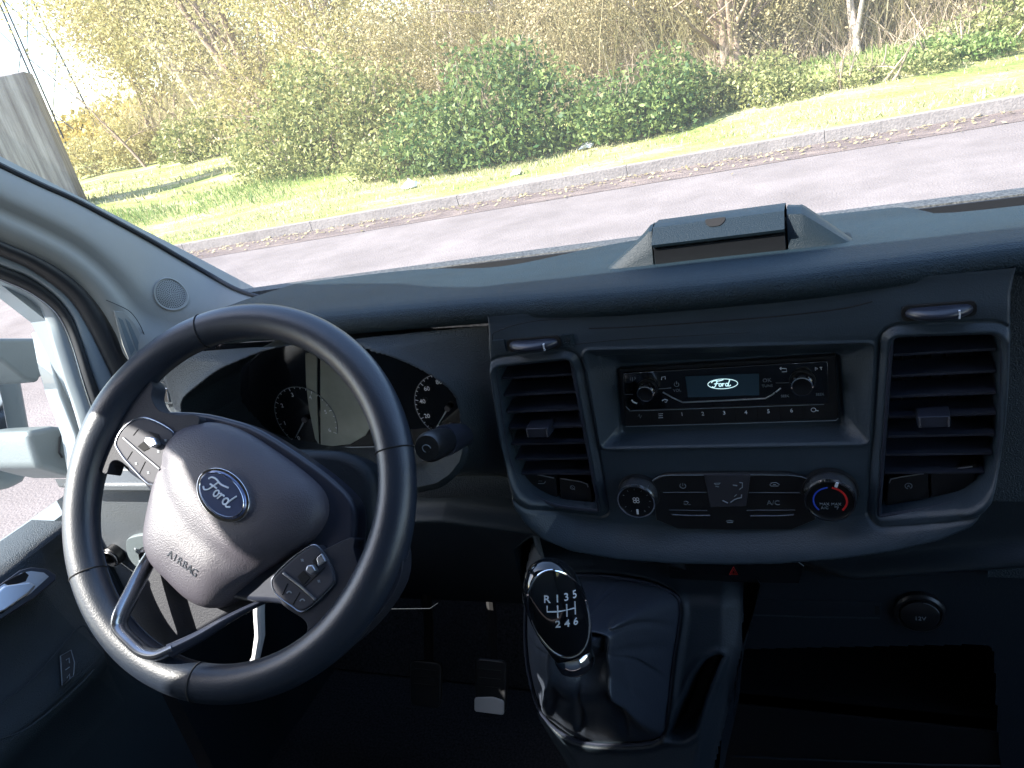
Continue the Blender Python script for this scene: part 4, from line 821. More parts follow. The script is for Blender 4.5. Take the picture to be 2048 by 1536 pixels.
# button pods
def bpod(px, line_px, keys, gaps, rocker, lab):
    p = slab('button_pod', FW, px, -.010, .0065, 'button', sw, .0025, 3, segs=4, label=lab)
    pl_ = pline('pod_rim', FW, px, .0048, .0008, 'darkchrome', p, 4, True)
    pline('pod_blade', FW, line_px, .0072, .0010, 'silver', p, 0, flat=1.4)
    for g in gaps: pline('key_gap', FW, g, .0066, .0004, 'cavity', p, 0)
    for k in keys: slab('key', FW, k, .006, .0084, 'button', p, .0006)
    for k in rocker[1:]: slab('key_recess', FW, k, .0060, .0070, 'cavity', p, .0002)
    slab('rocker', FW, rocker[0], .006, .0125, 'silver', p, .0012)
    return p
c6 = lambda x, y: (200 + x / 2.477, 580 + y / 2.477); c7 = lambda x, y: (200 + x / 2.866, 1000 + y / 2.866)
p1 = bpod([c6(172, 642), c6(240, 636), c6(340, 685), c6(368, 730), c6(330, 830), c6(265, 968), c6(150, 870), c6(95, 800), c6(78, 755), c6(110, 690)],
     [c6(115, 735), c6(200, 810), c6(295, 890)], [], [[c6(160, 800), c6(135, 840)], [c6(225, 850), c6(195, 910)], [c6(300, 760), c6(345, 790)], [c6(165, 720), c6(190, 690)]],
     [[c6(222, 725), c6(268, 730), c6(282, 765), c6(250, 780), c6(218, 755)], [c6(240, 700), c6(290, 715), c6(300, 745), c6(270, 728)], [c6(185, 775), c6(215, 750), c6(245, 785), c6(215, 800)]], 'button pod on the left spoke, half in sunlight')
p2 = bpod([c7(1210, 262), c7(1262, 278), c7(1320, 370), c7(1343, 445), c7(1325, 500), c7(1175, 635), c7(1100, 610), c7(1010, 540), c7(985, 475), c7(1005, 428), c7(1100, 335)],
     [c7(1050, 418), c7(1150, 495), c7(1235, 572)], [], [[c7(1075, 480), c7(1045, 545)], [c7(1145, 530), c7(1105, 600)], [c7(1290, 385), c7(1170, 500)]],
     [[c7(1185, 375), c7(1215, 370), c7(1235, 405), c7(1205, 430), c7(1175, 405)], [c7(1235, 330), c7(1262, 300), c7(1290, 345), c7(1240, 385), c7(1215, 350)], [c7(1130, 440), c7(1165, 405), c7(1205, 445), c7(1165, 490)]], 'button pod on the right spoke, in shade')
slab('key', FW, [c7(1238, 335), c7(1268, 305), c7(1292, 350), c7(1250, 382)], .006, .0088, 'silver', p2, .0008)
for px, pod_ in ((c6(325, 745), p1), (c6(290, 800), p1), (c6(240, 905), p1), (c6(180, 860), p1), (c7(1160, 345), p2), (c7(1255, 465), p2)):
    f_ = FW.rot(*FW.m(px, .0066), ea + .05, .0066); b = MB(); b.box(f_, -.0016, .0016, -.0003, .0003, -.0002, .0004); b.box(f_, -.0006, .0006, -.0011, .0011, -.0002, .0003); b.go('key_symbol', 'dimink', pod_)
for px in (c7(1160, 585), c7(1085, 540)):
    a_, b_ = FW.m(px, .0066); arc(FW, a_, b_, .0022, 20, 160, .0006, 'dimink', p2, .0068, 'handset_symbol')
# column shroud and stalks
web('column_shroud', [(560, 900), (620, 897), (684, 902), (730, 928), (748, 968), (752, 1070), (740, 1150), (620, 1200), (500, 1150), (520, 950)], -.085, -.040, 'lower', .010, 4)
pline('shroud_seam', FW, [(700, 1040), (702, 1093), (735, 1090)], -.038, .0006, 'dimink', sw, 0)
q = MB(); a_, b_ = FW.m((744, 1117), -.02); q.disc(FW, 0, 0, 0, a_, b_, 32, [(.006, -.05), (.006, -.030), (.0048, -.028)]); q.go('adjuster_bolt', 'silver', sw)
q = MB(); A0 = at(930, 868, y=.60); A1 = at(888, 882, y=.52); A2 = at(838, 903, y=.47)
q.tube([A0 + (.0, .05, .01), A0, A0 * .4 + A1 * .6, A1], [.007, .009, .0105, .011], 18, flat=1.25, up=(0, 0, 1)); stk = q.go('wiper_stalk', 'satin', van, sharp=50)
q = MB(); q.tube([A1, A1 * .75 + A2 * .25, A2 * .6 + A1 * .4, A2 * .7 + A1 * .3], [.0115, .0128, .0128, .0105], 20, up=(0, 0, 1)); q.go('stalk_ring', 'black', stk, sharp=40)
fs = Frame(A2 * .705 + A1 * .295, nrm(np.cross((0, 0, 1), A2 - A1)), (0, 0, 1)); ring_icon_ = line('dial_symbol', [fs.p(.0035 * math.cos(q), .0035 * math.sin(q), .0006) for q in np.linspace(0, 5.2, 20)], .0004, 'dimink', stk, seg=5)
# lower lip of the instrument hood on the right of the column
rows = []
for t in np.linspace(0, 1, 14):
    p = at(*[(845, 985), (880, 972), (905, 955), (925, 930), (935, 900)][0], y=.59) * 0
    u_ = np.interp(t, [0, .35, .65, .85, 1], [835, 880, 908, 926, 936]); v_ = np.interp(t, [0, .35, .65, .85, 1], [984, 974, 955, 930, 895]); rows.append([at(u_, v_, y=.575), at(u_ - 6, v_ - 8, y=.572), at(u_ - 20, v_ - 32, y=.60), at(u_ - 34, v_ - 50, y=.66)])
loft('hood_lower_lip', rows, 'dash', van, sharp=60, solid=.003)

# ---- left end of the dashboard, with side vent, light switch and mirror switch
def end_h(A, B): return -.004 - .052 * ss(B, 1.236, 1.242) - .006 * ss(1.222 - B, 0, .004) - .03 * ss(B, 1.33, 1.395)
relief('dashboard_end', FY, -.86, -.640, 1.02, 1.395, .0025, end_h, 'dash_end_sunlit', van, sharp=0, keep=lambda A, B: B < np.maximum(1.2365, 1.385 - 1.9 * np.maximum(0, -A - .655)))
FDE = FY.off(-.046)
o = slab('side_vent', FDE, [(308, 752), (338, 750), (346, 808), (312, 812), (304, 790)], -.004, .004, 'dash', van, .001)
slab('vent_opening', FDE, [(312, 776), (334, 780), (337, 805), (314, 800)], .002, .0045, 'cavity', o, .0004)
pline('vent_edge', FDE, [(308, 772), (334, 777), (338, 803)], .0046, .0009, 'silver', o, 0)
FDL = FY.off(-.009)
o = slab('light_switch_panel', FDL, [(252, 1085), (262, 1075), (300, 1070), (330, 1085), (330, 1140), (292, 1143), (268, 1130), (254, 1108)], -.004, .005, 'mirror_plastic', van, .001, 3)
a_, b_ = FDL.m((306, 1110), .005); q = MB(); q.disc(FDL, 0, 0, 0, a_, b_, 36, [(.016, .004), (.015, .014), (.013, .016)]); k_ = q.go('rotary_knob', 'black', o); arc(FDL, a_, b_, .0165, 0, 360, .0007, 'silver', k_, .010, 'knob_ring')
for px in ((270, 1098), (279, 1123)): a_, b_ = FDL.m(px, .0055); q = MB(); q.disc(FDL, .0012, .004, .0056, a_, b_, 12); q.go('mark', 'ink', o)
a_, b_ = FDL.m((222, 1115), .01); q = MB(); q.disc(FDL, 0, 0, 0, a_, b_, 36, [(.014, -.004), (.014, .010), (.0105, .014), (.010, .006)]); o = q.go('mirror_joystick', 'black', van); arc(FDL, a_, b_, .0122, 0, 360, .0012, 'darkchrome', o, .0125, 'joystick_ring')

# ---- driver side A-pillar trim
top = [((-60, 302), -.80), ((0, 333), -.80), ((80, 371), -.80), ((150, 402), -.80), ((230, 444), -.795), ((300, 482), -.79), ((360, 517), -.775), ((420, 552), -.745), ((470, 580), -.70), ((520, 597), -.66), ((560, 602), -.635)]
bot = [((-60, 452), -.81), ((0, 482), -.81), ((60, 508), -.81), ((115, 537), -.81), ((160, 570), -.808), ((200, 615), -.806), ((232, 668), -.804), ((258, 722), -.80), ((330, 745), -.765), ((400, 715), -.72), ((455, 680), -.685), ((510, 640), -.66), ((556, 607), -.637)]
T3 = resample(cr([at(*p, x=x) for p, x in top], 6, False), 70); B3 = resample(cr([at(*p, x=x) if not isinstance(x, str) else at(*p, z=float(x[1:])) for p, x in bot], 6, False), 70); rows = []
for i in range(70):
    r = []
    for s_ in np.linspace(0, 1, 15):
        p = T3[i] * (1 - s_) + B3[i] * s_; bulge = .022 * math.sin(PI * min(1, s_ * 1.15)) ** .8 if s_ < .87 else .022 * math.sin(PI) + 0
        p = p + np.array([1, -.35, .1]) * (.020 * math.sin(PI * s_) ** .7 - .010 * math.exp(-((s_ - .62) / .1) ** 2)); r.append(p)
    rows.append(r)
ap = loft('pillar_trim', rows, 'trim', van, sharp=0); ap['label'] = 'pale grey windscreen pillar trim with a round speaker grille'
line('windscreen_edge', [p + np.array([.003, -.002, .002]) for p in T3], .0034, 'seal', van, seg=8)
# speaker grille: raised ring with a dished, dotted centre
def on_trim(px):                                  # nearest point of the trim seen through this spot
    d = ray(*px); best = None
    V = np.array(rows).reshape(-1, 3); w = V - CP; t = w @ d; e = np.linalg.norm(w - t[:, None] * d, axis=1); k = np.argsort(e)[:6]; return CP + d * float(np.mean(t[k]))
from mathutils.bvhtree import BVHTree
def bvh(o): return BVHTree.FromPolygons([tuple(v.co) for v in o.data.vertices], [tuple(p.vertices) for p in o.data.polygons])
def snap_on(tree, px): h_ = tree.ray_cast(Vector(CP), Vector(ray(*px))); return np.array(h_[0]) if h_[0] else None
tb_ = bvh(ap); ring_ = [snap_on(tb_, (340 + 40 * math.cos(a), 588 + 46 * math.sin(a))) for a in np.linspace(0, 2 * PI, 13)[:-1]]; sc_ = snap_on(tb_, (340, 588)); cen_ = np.mean(ring_, axis=0)
sn = np.linalg.svd(np.array(ring_) - cen_)[2][2]; sn = sn if sn @ (CP - cen_) > 0 else -sn; lift_ = max(float((p - sc_) @ sn) for p in ring_ + [sc_])
fsp = Frame(sc_, nrm(np.cross((0, 0, 1), sn)), (0, 0, 1)); sr = .0225
def drape(V, fr):                                  # lay points (given above the plane) on the curved trim
    out = []
    for p in V:
        p = np.array(p); h = float((p - fr.o) @ fr.n); h_ = tb_.ray_cast(Vector(p + fr.n * (.04 - h)), Vector(-fr.n)); out.append((np.array(h_[0]) + fr.n * (h + .0005)) if h_[0] else p)
    return out
q = MB(); q.disc(fsp, 0, 0, 0, 0, 0, 56, [(sr, -.004), (sr, .0016), (sr * .95, .0024), (sr * .91, .0016), (sr * .88, .0002), (sr * .6, .0008), (sr * .3, .0011)]); q.V = drape(q.V, fsp); q.F = [f for f in q.F if len(f) < 10]; k_ = len(q.V); q.V += drape([fsp.p(0, 0, .0012)], fsp); q.F += [(k_ - 56 + i, k_ - 56 + (i + 1) % 56, k_) for i in range(56)]; sg = q.go('speaker_grille', 'trim', ap, sharp=60)
q = MB(); n_ = 0
for i in range(1, 9):
    m_ = int(5.6 * i)
    for k in range(m_):
        a = 2 * PI * k / m_ + i * .4; R = i * sr * .84 / 8.3; V = [fsp.p(R * math.cos(a) + .00075 * math.cos(c), R * math.sin(a) + .00075 * math.sin(c), .0019 - .0008 * (R / sr)) for c in np.linspace(0, 2 * PI, 7)[:-1]]; q.add(V, [tuple(range(6))])
q.V = drape(q.V, fsp); q.go('grille_holes', 'seal', sg, smooth=False)
# demister vent in the trim
v0 = on_trim((255, 655)); v1 = on_trim((300, 690)); fv = Frame(v0 + sn * .003, nrm(np.cross((0, 0, 1), sn)), (0, 0, 1))
o = slab('demister_vent', fv, [(228, 622), (248, 624), (268, 645), (284, 672), (292, 700), (262, 730), (246, 690)], -.003, .0006, 'trim', ap, .0006)
for k in ([(236, 634), (246, 640), (270, 700), (262, 712)], [(250, 636), (260, 645), (282, 695), (274, 704)]): slab('slot', fv, k, -.001, .0010, 'mirror_plastic', o, .0003)
pline('vent_seam', fv, [(212, 600), (240, 612), (262, 625), (280, 650), (292, 680), (298, 705)], .0008, .0005, 'seal', ap, 4)

# ---- driver door: seals, frame, window, mirror
def band(name, A_, B_, xa, xb, m, parent=van, n=60, bulge=.006, solid=.004):
    P = resample(cr([at(*p, x=xa) for p in A_], 6, False), n); Q = resample(cr([at(*p, x=xb) for p in B_], 6, False), n)
    return loft(name, [[P[i] * (1 - s_) + Q[i] * s_ + np.array([bulge * math.sin(PI * s_), -.3 * bulge * math.sin(PI * s_), 0]) for s_ in np.linspace(0, 1, 7)] for i in range(n)], m, parent, sharp=0, solid=solid)
sa_o = [(-60, 452), (0, 482), (60, 507), (115, 536), (160, 569), (200, 614), (232, 667), (262, 730), (290, 800), (320, 900)]
sa_i = [(-60, 480), (0, 509), (55, 533), (105, 566), (145, 602), (178, 655), (206, 712), (235, 775), (262, 850), (290, 940)]
sb_o = [(-60, 505), (0, 531), (55, 553), (108, 590), (142, 632), (160, 678), (182, 742), (206, 808), (235, 880), (262, 960)]
sb_i = [(-60, 530), (0, 557), (58, 583), (104, 616), (128, 650), (146, 695), (166, 762), (188, 830), (212, 905), (236, 980)]
gl_e = [(-60, 537), (0, 565), (40, 584), (72, 606), (92, 636), (104, 680), (124, 745), (148, 815), (166, 880), (190, 960)]
band('door_seal', sa_o, sa_i, -.812, -.825, 'seal', bulge=.008)
door = empty('driver_door'); door.parent = van
bpy.data.objects.remove(door)
DX = -.84
door = band('driver_door', sa_i, sb_o, -.828, -.838, 'paint', bulge=.004); door['label'] = 'driver door with its window and dark lower lining'
band('window_seal', sb_o, sb_i, -.838, -.848, 'seal', door, bulge=.006)
band('window_frame', sb_i, gl_e, -.850, -.868, 'paint', door, bulge=.003)
line('frame_bead', resample(cr([at(*p, x=-.846) for p in sb_i], 6, False), 60), .0016, 'darkchrome', door)
gy = lambda px, x=-.866: at(*px, x=x)
# glass
G = [gy(p) for p in gl_e]; P = [(-.866, p[1] + .002, p[2] + .004) for p in G[1:]]
P = [(-.866, -.45, 1.18), (-.866, .64, 1.18)] + [tuple(p) for p in P[::-1]] + [(-.866, .36, 1.74), (-.866, .30, 1.79), (-.866, -.45, 1.80)]
link('door_glass', P, [tuple(range(len(P)))], 'glass', door, smooth=False)
# door upper frame and outer body around the opening, built as flat thick pressings
def plate(name, pts, x0, x1, m, parent, **k): b = MB(); b.prism(Frame((0, 0, 0), (0, -1, 0), (0, 0, 1)), [(-y, z) for y, z in pts], -x0, -x1) ; return b.go(name, m, parent, **k)
WIN_TOP = 1.835
g1 = [(float(p[1]), float(p[2])) for p in G[1:]]
b = MB()
FX = Frame((-.90, 0, 0), (0, -1, 0), (0, 0, 1))     # n points to +x... used with real coordinates below
def yz_box(b, y0, y1, z0, z1, x0, x1): b.add([(x, y, z) for x in (x0, x1) for y, z in ((y0, z0), (y1, z0), (y1, z1), (y0, z1))], [(0, 1, 2, 3), (7, 6, 5, 4), (0, 4, 5, 1), (1, 5, 6, 2), (2, 6, 7, 3), (3, 7, 4, 0)])
def yz_strip(b, lo, hi, x0, x1):                      # filled between two polylines in the (y,z) plane
    for i in range(len(lo) - 1):
        a, c, d, e = lo[i], lo[i + 1], hi[i + 1], hi[i]; b.add([(x, y, z) for x in (x0, x1) for y, z in (a, c, d, e)], [(0, 1, 2, 3), (7, 6, 5, 4), (0, 4, 5, 1), (1, 5, 6, 2), (2, 6, 7, 3), (3, 7, 4, 0)])
lo = [(-.60, WIN_TOP), (.13, WIN_TOP), (.19, 1.795), (.25, 1.74), (.33, 1.68), (.42, 1.62), (.50, 1.577), (.60, 1.520), (.66, 1.492)]  # unseen header edge, shaped to place the sun's limit on the wheel
hi = [(-.60, 2.14), (.0, 2.14), (.06, 2.14), (.10, 2.14), (.24, 2.07), (.34, 1.98), (.44, 1.90), (.58, 1.775), (.68, 1.68)]
yz_strip(b, lo, hi, -.90, -.87); b.go('sun_limit_door_header', 'headliner', van, smooth=False)
b = MB(); yz_strip(b, [(.66, 1.492), (.70, 1.42), (.70, 1.30), (.72, 1.17)], [(.68, 1.68), (.80, 1.578), (.98, 1.425), (1.10, 1.32)], -.90, -.87); b.go('front_quarter_panel', 'paint', van, smooth=False)
b = MB(); yz_box(b, -.60, .015, 1.17, WIN_TOP, -.90, -.87); b.go('sun_block_door_post', 'headliner', van, smooth=False)  # unseen post widened forward to block sun from the lower rim
b = MB(); yz_box(b, -.60, 1.15, .45, 1.17, -.95, -.90); b.go('outer_door_skin', 'paint', door, smooth=False)

# door lining: belt top, lit ledge, armrest sweep with handle and lock button
FDo = Frame((-.79, 0, 0), (0, 1, 0), (0, 0, 1))     # u = forward, n = +x
assert FDo.n[0] > 0
def dm(px, h=0): return FDo.m(px, h)
b1x = [dm(p) for p in ((0, 1140), (130, 1047))]
sl = (b1x[1][1] - b1x[0][1]) / (b1x[1][0] - b1x[0][0])
belt = lambda y: b1x[0][1] + sl * (y - b1x[0][0])
rows = []
for y in np.linspace(-.5, .55, 44):
    zb = belt(min(y, .62)); sh = float(ss(y, .47, .54)) * .075
    rows.append([(-.862, y, zb - .004), (-.855, y, zb + .001), (-.80, y, zb), (-.786, y, zb - .006), (-.778 - sh * .4, y, zb - .03), (-.770 - sh * .5, y, zb - .075), (-.755 - sh * .6, y, zb - .105), (-.738 - sh * .9, y, zb - .125), (-.730 - sh, y, zb - .14), (-.735 - sh, y, zb - .16), (-.765 - sh * .5, y, zb - .18), (-.785, y, zb - .25), (-.79, y, zb - .42), (-.80, y, zb - .60)])
lin = loft('door_lining', rows, 'dash', door, sharp=0, flip=False)
# dark sloped pocket outline and lock buttons on the lining
tl_ = bvh(lin); pb = snap_on(tl_, (134, 1336)); FP = Frame((pb[0] + .004, 0, 0), (0, 1, 0), (0, 0, 1)); pt_, pl2_ = snap_on(tl_, (134, 1310)), snap_on(tl_, (134, 1362)); FP = Frame(pb + np.array([.003, 0, .001]), (0, 1, 0), nrm(pt_ - pl2_ - np.array([0, 1, 0]) * (pt_ - pl2_)[1]))
o = slab('lock_button', FP, [(121, 1312), (142, 1300), (149, 1325), (147, 1352), (124, 1371)], -.002, .003, 'black', lin, .001)
pline('button_outline', FP, [(121, 1312), (142, 1300), (149, 1325), (147, 1352), (124, 1371)], .0032, .0006, 'dimink', o, 0, True)
pline('icon', FP, [(132, 1320), (138, 1316), (139, 1326)], .0034, .0006, 'dimink', o, 0); pline('icon', FP, [(131, 1340), (139, 1334)], .0034, .0005, 'dimink', o, 0); pline('icon', FP, [(134, 1356), (139, 1348), (140, 1358)], .0034, .0006, 'dimink', o, 0)
pline('lining_seam', FP, [(0, 1408), (60, 1365), (110, 1310), (150, 1262), (170, 1252), (186, 1275)], .002, .0011, 'dash', lin, 4)
pline('lining_seam', FP, [(0, 1478), (50, 1460), (110, 1415), (160, 1370), (188, 1340)], .002, .0011, 'dash', lin, 4)
# door release handle in its dished surround
FH = Frame((-.785, 0, 0), (0, 1, 0), (0, 0, 1))
FH = Frame(at(50, 1180, x=-.765), (0, 1, .0), nrm((-.55, 0, 1)))
o = slab('handle_surround', FH, [(-30, 1190), (40, 1140), (62, 1134), (92, 1137), (114, 1150), (112, 1160), (70, 1195), (0, 1240), (-40, 1260)], -.006, .003, 'satin', lin, .0015)
slab('handle_dish', FH, [(-20, 1186), (42, 1146), (62, 1142), (88, 1145), (98, 1153), (60, 1188), (0, 1222), (-30, 1230)], .0022, .0034, 'silver', o, .0004)
slab('handle_well', FH, [(6, 1165), (50, 1143), (58, 1150), (52, 1162), (20, 1172)], .003, .0042, 'cavity', o, .0004)
slab('release_lever', FH, [(-30, 1205), (10, 1170), (60, 1163), (74, 1170), (60, 1186), (10, 1222), (-20, 1232)], .003, .0085, 'silver', o, .0025)
# lit ledge and side face at the front of the door, seen through the wheel
b = MB(); yz_strip(b, [(.590, 1.224), (.62, 1.223), (.65, 1.222)], [(.590, 1.236), (.62, 1.238), (.65, 1.239)], -.83, -.64); b.go('dashboard_side_ledge', 'dash_end_sunlit', van, bevel=.004)
# ---- mirror with twin arms
xm = -1.02
def mp(name, px, x0, x1, m, parent, bev=.006, n=0):
    pts = [at(*p, x=x1) for p in px]; pts = [(p[1], p[2]) for p in pts]; pts = cr(pts, n) if n else pts; b = MB(); A = ccw([(float(y), float(z)) for y, z in pts]); k = len(A)
    b.add([(x1, y, z) for y, z in A] + [(x0, y, z) for y, z in A], [tuple(range(k)), tuple(range(2 * k - 1, k - 1, -1))] + [((i + 1) % k, i, i + k, (i + 1) % k + k) for i in range(k)]); return b.go(name, m, parent, bevel=bev, segs=3)
mh = mp('door_mirror', [(-140, 660), (0, 690), (38, 705), (52, 760), (70, 860), (74, 935), (55, 965), (20, 985), (-140, 960)], -1.24, -1.12, 'mirror_plastic', door, .02); mh['label'] = 'grey twin-arm door mirror outside the driver window'
mp('mirror_arm', [(-100, 676), (96, 676), (98, 702), (112, 740), (112, 750), (84, 750), (78, 766), (50, 760), (0, 720), (-100, 705)], -1.06, -.98, 'mirror_plastic', mh, .008)
mp('mirror_arm', [(55, 862), (110, 852), (160, 858), (172, 880), (172, 958), (130, 950), (75, 935), (60, 890)], -1.06, -.95, 'mirror_plastic', mh, .010)
pline('arm_joint', Frame((-.948, 0, 0), (0, 1, 0), (0, 0, 1)), [(135, 858), (120, 875), (118, 905), (125, 915)], 0, .0015, 'seal', mh, 0)
mp('mirror_sail', [(90, 660), (108, 668), (120, 740), (150, 820), (168, 880), (180, 960), (165, 965), (150, 870), (120, 790), (104, 735)], -.93, -.90, 'paint', mh, .004)
mp('mirror_glass', [(-140, 690), (-10, 740), (5, 800), (20, 880), (18, 940), (-140, 930)], -1.112, -1.108, 'chrome', mh, .001)

# ---- gear lever console, knob and boot
FCn = Frame((0, .60, 1.13), X, nrm((0, .48, .877)))
con = [(1036, 1175), (1042, 1250), (1040, 1300), (1048, 1370), (1072, 1450), (1130, 1545), (1160, 1600), (1400, 1640), (1440, 1480), (1470, 1360), (1482, 1300), (1482, 1120), (1050, 1080)]
CNP = arr(FCn.ms(con)); BO = arr(cr(FCn.ms([(1060, 1172), (1090, 1155), (1136, 1151), (1200, 1152), (1256, 1158), (1312, 1171), (1352, 1192), (1362, 1216), (1358, 1260), (1347, 1330), (1337, 1420), (1322, 1478), (1240, 1490), (1150, 1480), (1085, 1430), (1058, 1350), (1050, 1250)]), 4))
PK = rr(FCn.ms([(1437, 1308), (1410, 1320), (1387, 1350), (1358, 1415), (1331, 1479), (1367, 1480), (1391, 1465), (1410, 1400), (1432, 1345), (1446, 1312)]), .004)
def con_h(A, B):
    H = .012 * ss(-sdf(A, B, CNP), 0, .02) - .012; e = sdf(A, B, BO); H += .004 * np.exp(-((e - .003) / .0035) ** 2); H -= .012 * ss(-e, -.001, .004); p = sdf(A, B, PK); H -= .05 * ss(-p, 0, .004); H += .0022 * np.exp(-((p - .003) / .003) ** 2)
    H -= .045 * ss(B + .25 * (A > -.045) * ss(A, -.045, .0) * 0, -.035, .03) * ss(A, -.30, -.05)
    H += .012 * np.exp(-((A - np.interp(B, [-.35, -.1, 0], [.02, -.004, .002])) / .012) ** 2) * ss(-B, .03, .12) * (A > -.03)
    H -= .10 * ss(-e, .004, .014)
    return H
x0c, x1c = CNP[:, 0].min(), CNP[:, 0].max()
gc = relief('gear_console', FCn, x0c - .002, x1c + .002, CNP[:, 1].min(), CNP[:, 1].max(), .0018, con_h, 'lower', van, keep=lambda A, B: sdf(A, B, CNP) < .0012, sharp=0)
W_ = [FCn.p(*p, -.012) for p in cr(CNP, 3)]; n_ = len(W_); V = W_ + [p + np.array([0, .30, -.10]) for p in W_]; link('console_side', V, [(i, (i + 1) % n_, (i + 1) % n_ + n_, i + n_) for i in range(n_)], 'lower', gc, sharp=50)
# boot: leather gathered from the frame up to the collar
kc = CP + ray(1116, 1218) * .640                   # knob centre
col = CP + ray(1146, 1306) * .665                  # chrome collar
ax = nrm(kc - col)
ux = nrm(np.cross(ax, (0, 1, 0))); vx = np.cross(ax, ux)
bo2 = resample(np.r_[BO, BO[:1]], 241)[:-1]; base_c = bo2.mean(0); rows = []
ref = col - ax * .012
for s_ in np.linspace(0, 1, 56):
    row = []
    for i, p in enumerate(bo2):
        q0 = FCn.p(*p, -.006); an = math.atan2(p[1] - base_c[1], p[0] - base_c[0])
        d = q0 - ref; d = d - ax * (d @ ax); d = nrm(d); q1 = ref + d * .020 + ax * .004
        fold = (.0026 * math.sin(an * 9 + 1.5 * math.sin(s_ * 7)) + .0040 * math.sin(an * 5 - s_ * 5)) * math.sin(PI * s_) * (1 - .85 * ss(s_, .42, .56))
        fold -= sum(.007 * math.exp(-((math.atan2(math.sin(an - g - .5 * s_), math.cos(an - g - .5 * s_))) / .045) ** 2) for g in (-.35, .35, 1.15, 1.9, 2.9, -1.3, -1.9)) * math.sin(PI * min(1, s_ * 1.3)) ** 1.5
        c = q0 * (1 - s_) + q1 * s_; D_ = np.linalg.norm(c - ref - ax * ((c - ref) @ ax))
        sag = math.sin(PI * s_) * .012 - .020 * math.exp(-((D_ - .031) / .0095) ** 2)
        roll = .010 * math.exp(-((D_ - .054 - .004 * math.sin(an * 2)) / .0105) ** 2) * float(ss(s_, .05, .25))
        ridge = sum(A_ * math.exp(-((math.atan2(math.sin(an - g), math.cos(an - g))) / .11) ** 2) for g, A_ in ((.80, .034), (2.3, .014), (-.85, .020), (-2.3, .018), (.15, -.006), (1.5, -.006))) * (1 - .9 * ss(s_, .55, .75)) * math.sin(PI * min(1, s_ * 1.25)) ** .8
        c = q0 * (1 - s_) + q1 * s_
        row.append(c + FCn.n * (fold + sag + roll + ridge) + FCn.n * .03 * 0)
    rows.append(row)
loft('gear_boot', rows, 'boot', gc, closed=True, sharp=0, flip=False)
line('boot_frame_bead', [FCn.p(*p, .0005) for p in BO], .0016, 'satin', gc, True)
gk = empty('gear_lever'); bpy.data.objects.remove(gk)
cn = nrm(CP - kc)                                   # the knob's face looks up at the driver
fx = nrm(np.cross(ax, cn)) * 1.0; fx = fx if fx[0] > 0 else -fx; fz = np.cross(fx, ax); fz = fz if fz @ cn > 0 else -fz
rows = []
for t, r in [(-.056, .0005), (-.0555, .008), (-.052, .0125), (-.044, .0155), (-.034, .0185), (-.022, .0212), (-.008, .0232), (.006, .0240), (.018, .0232), (.028, .0208), (.035, .0172), (.040, .0128), (.043, .0080), (.0442, .0034), (.0444, .0003)]:
    rows.append([kc + ax * t + fx * r * 1.0 * math.cos(q) + fz * r * .80 * math.sin(q) for q in np.linspace(0, 2 * PI, 41)[:-1]])
gk = loft('gear_lever', rows, 'gloss_black', van, closed=True, sharp=0); gk['label'] = 'gear lever with glossy black knob showing the six-speed pattern'
# glossy face plate with a metal rim
def kface(a, b, lift=.0): r0 = .0240; z = .80 * r0 * math.sqrt(max(0, 1 - (a / (r0 * 1.02)) ** 2)) ; return kc + ax * b + fx * a + fz * (z * math.sqrt(max(0, 1 - (max(0, abs(b - .004) - .0) / .060) ** 2)) + .0012 + lift)
rows = []; N_ = 60
for s_ in np.linspace(0, 1, 14):
    rows.append([kface(.0222 * s_ * math.cos(q), .006 + (.0385 if math.sin(q) > 0 else .040) * s_ * math.sin(q)) for q in np.linspace(0, 2 * PI, N_ + 1)[:-1]])
pf = loft('face_plate', rows, 'gloss_black', gk, closed=True, sharp=0)
line('face_rim', rows[-1], .0011, 'chrome', gk, True, seg=8)
TH = -.27
def kr(a, b): b0_ = .0105; return a * math.cos(TH) - (b - b0_) * math.sin(TH), b0_ + a * math.sin(TH) + (b - b0_) * math.cos(TH)
def kt(s, a, b, size):
    a, b = kr(a, b); p = kface(a, b, .0003); f = Frame(p, fx, ax); f = Frame(p, nrm(kface(a + .002, b) - kface(a - .002, b)), nrm(kface(a, b + .002) - kface(a, b - .002))).rot(0, 0, TH); return text('numeral', s, f, 0, 0, size, 'ink', gk, h=.0003, bold=.0001)
up_y = .022; dn_y = .0005; xs = (-.0098, -.0020, .0050, .0118); xo = .0008
for s_, x_ in zip('R135', xs): kt(s_, x_ + xo, up_y, .0085)
for s_, x_ in zip('246', xs[1:]): kt(s_, x_ + xo, dn_y, .0085)
def kl_(pts): line('shift_pattern', [kface(*kr(a + xo, b), .0004) for a, b in pts], .00055, 'ink', gk, seg=6)
kl_([(xs[0], .0165), (xs[0], .0115), (xs[1], .0115), (xs[3], .0115)])
for x_ in xs[1:]: kl_([(x_, .0165), (x_, .0065)])
q = MB(); fcn = Frame(col, fx, fz); 
fr_c = Frame(col, ux, vx) if np.cross(ux, vx) @ ax > 0 else Frame(col, vx, ux)
q.disc(fr_c, 0, 0, 0, 0, 0, 48, [(.0120, -.014), (.0155, -.010), (.0162, -.004), (.0150, .002), (.0125, .006)]); q.go('chrome_collar', 'chrome', gk, sharp=60)

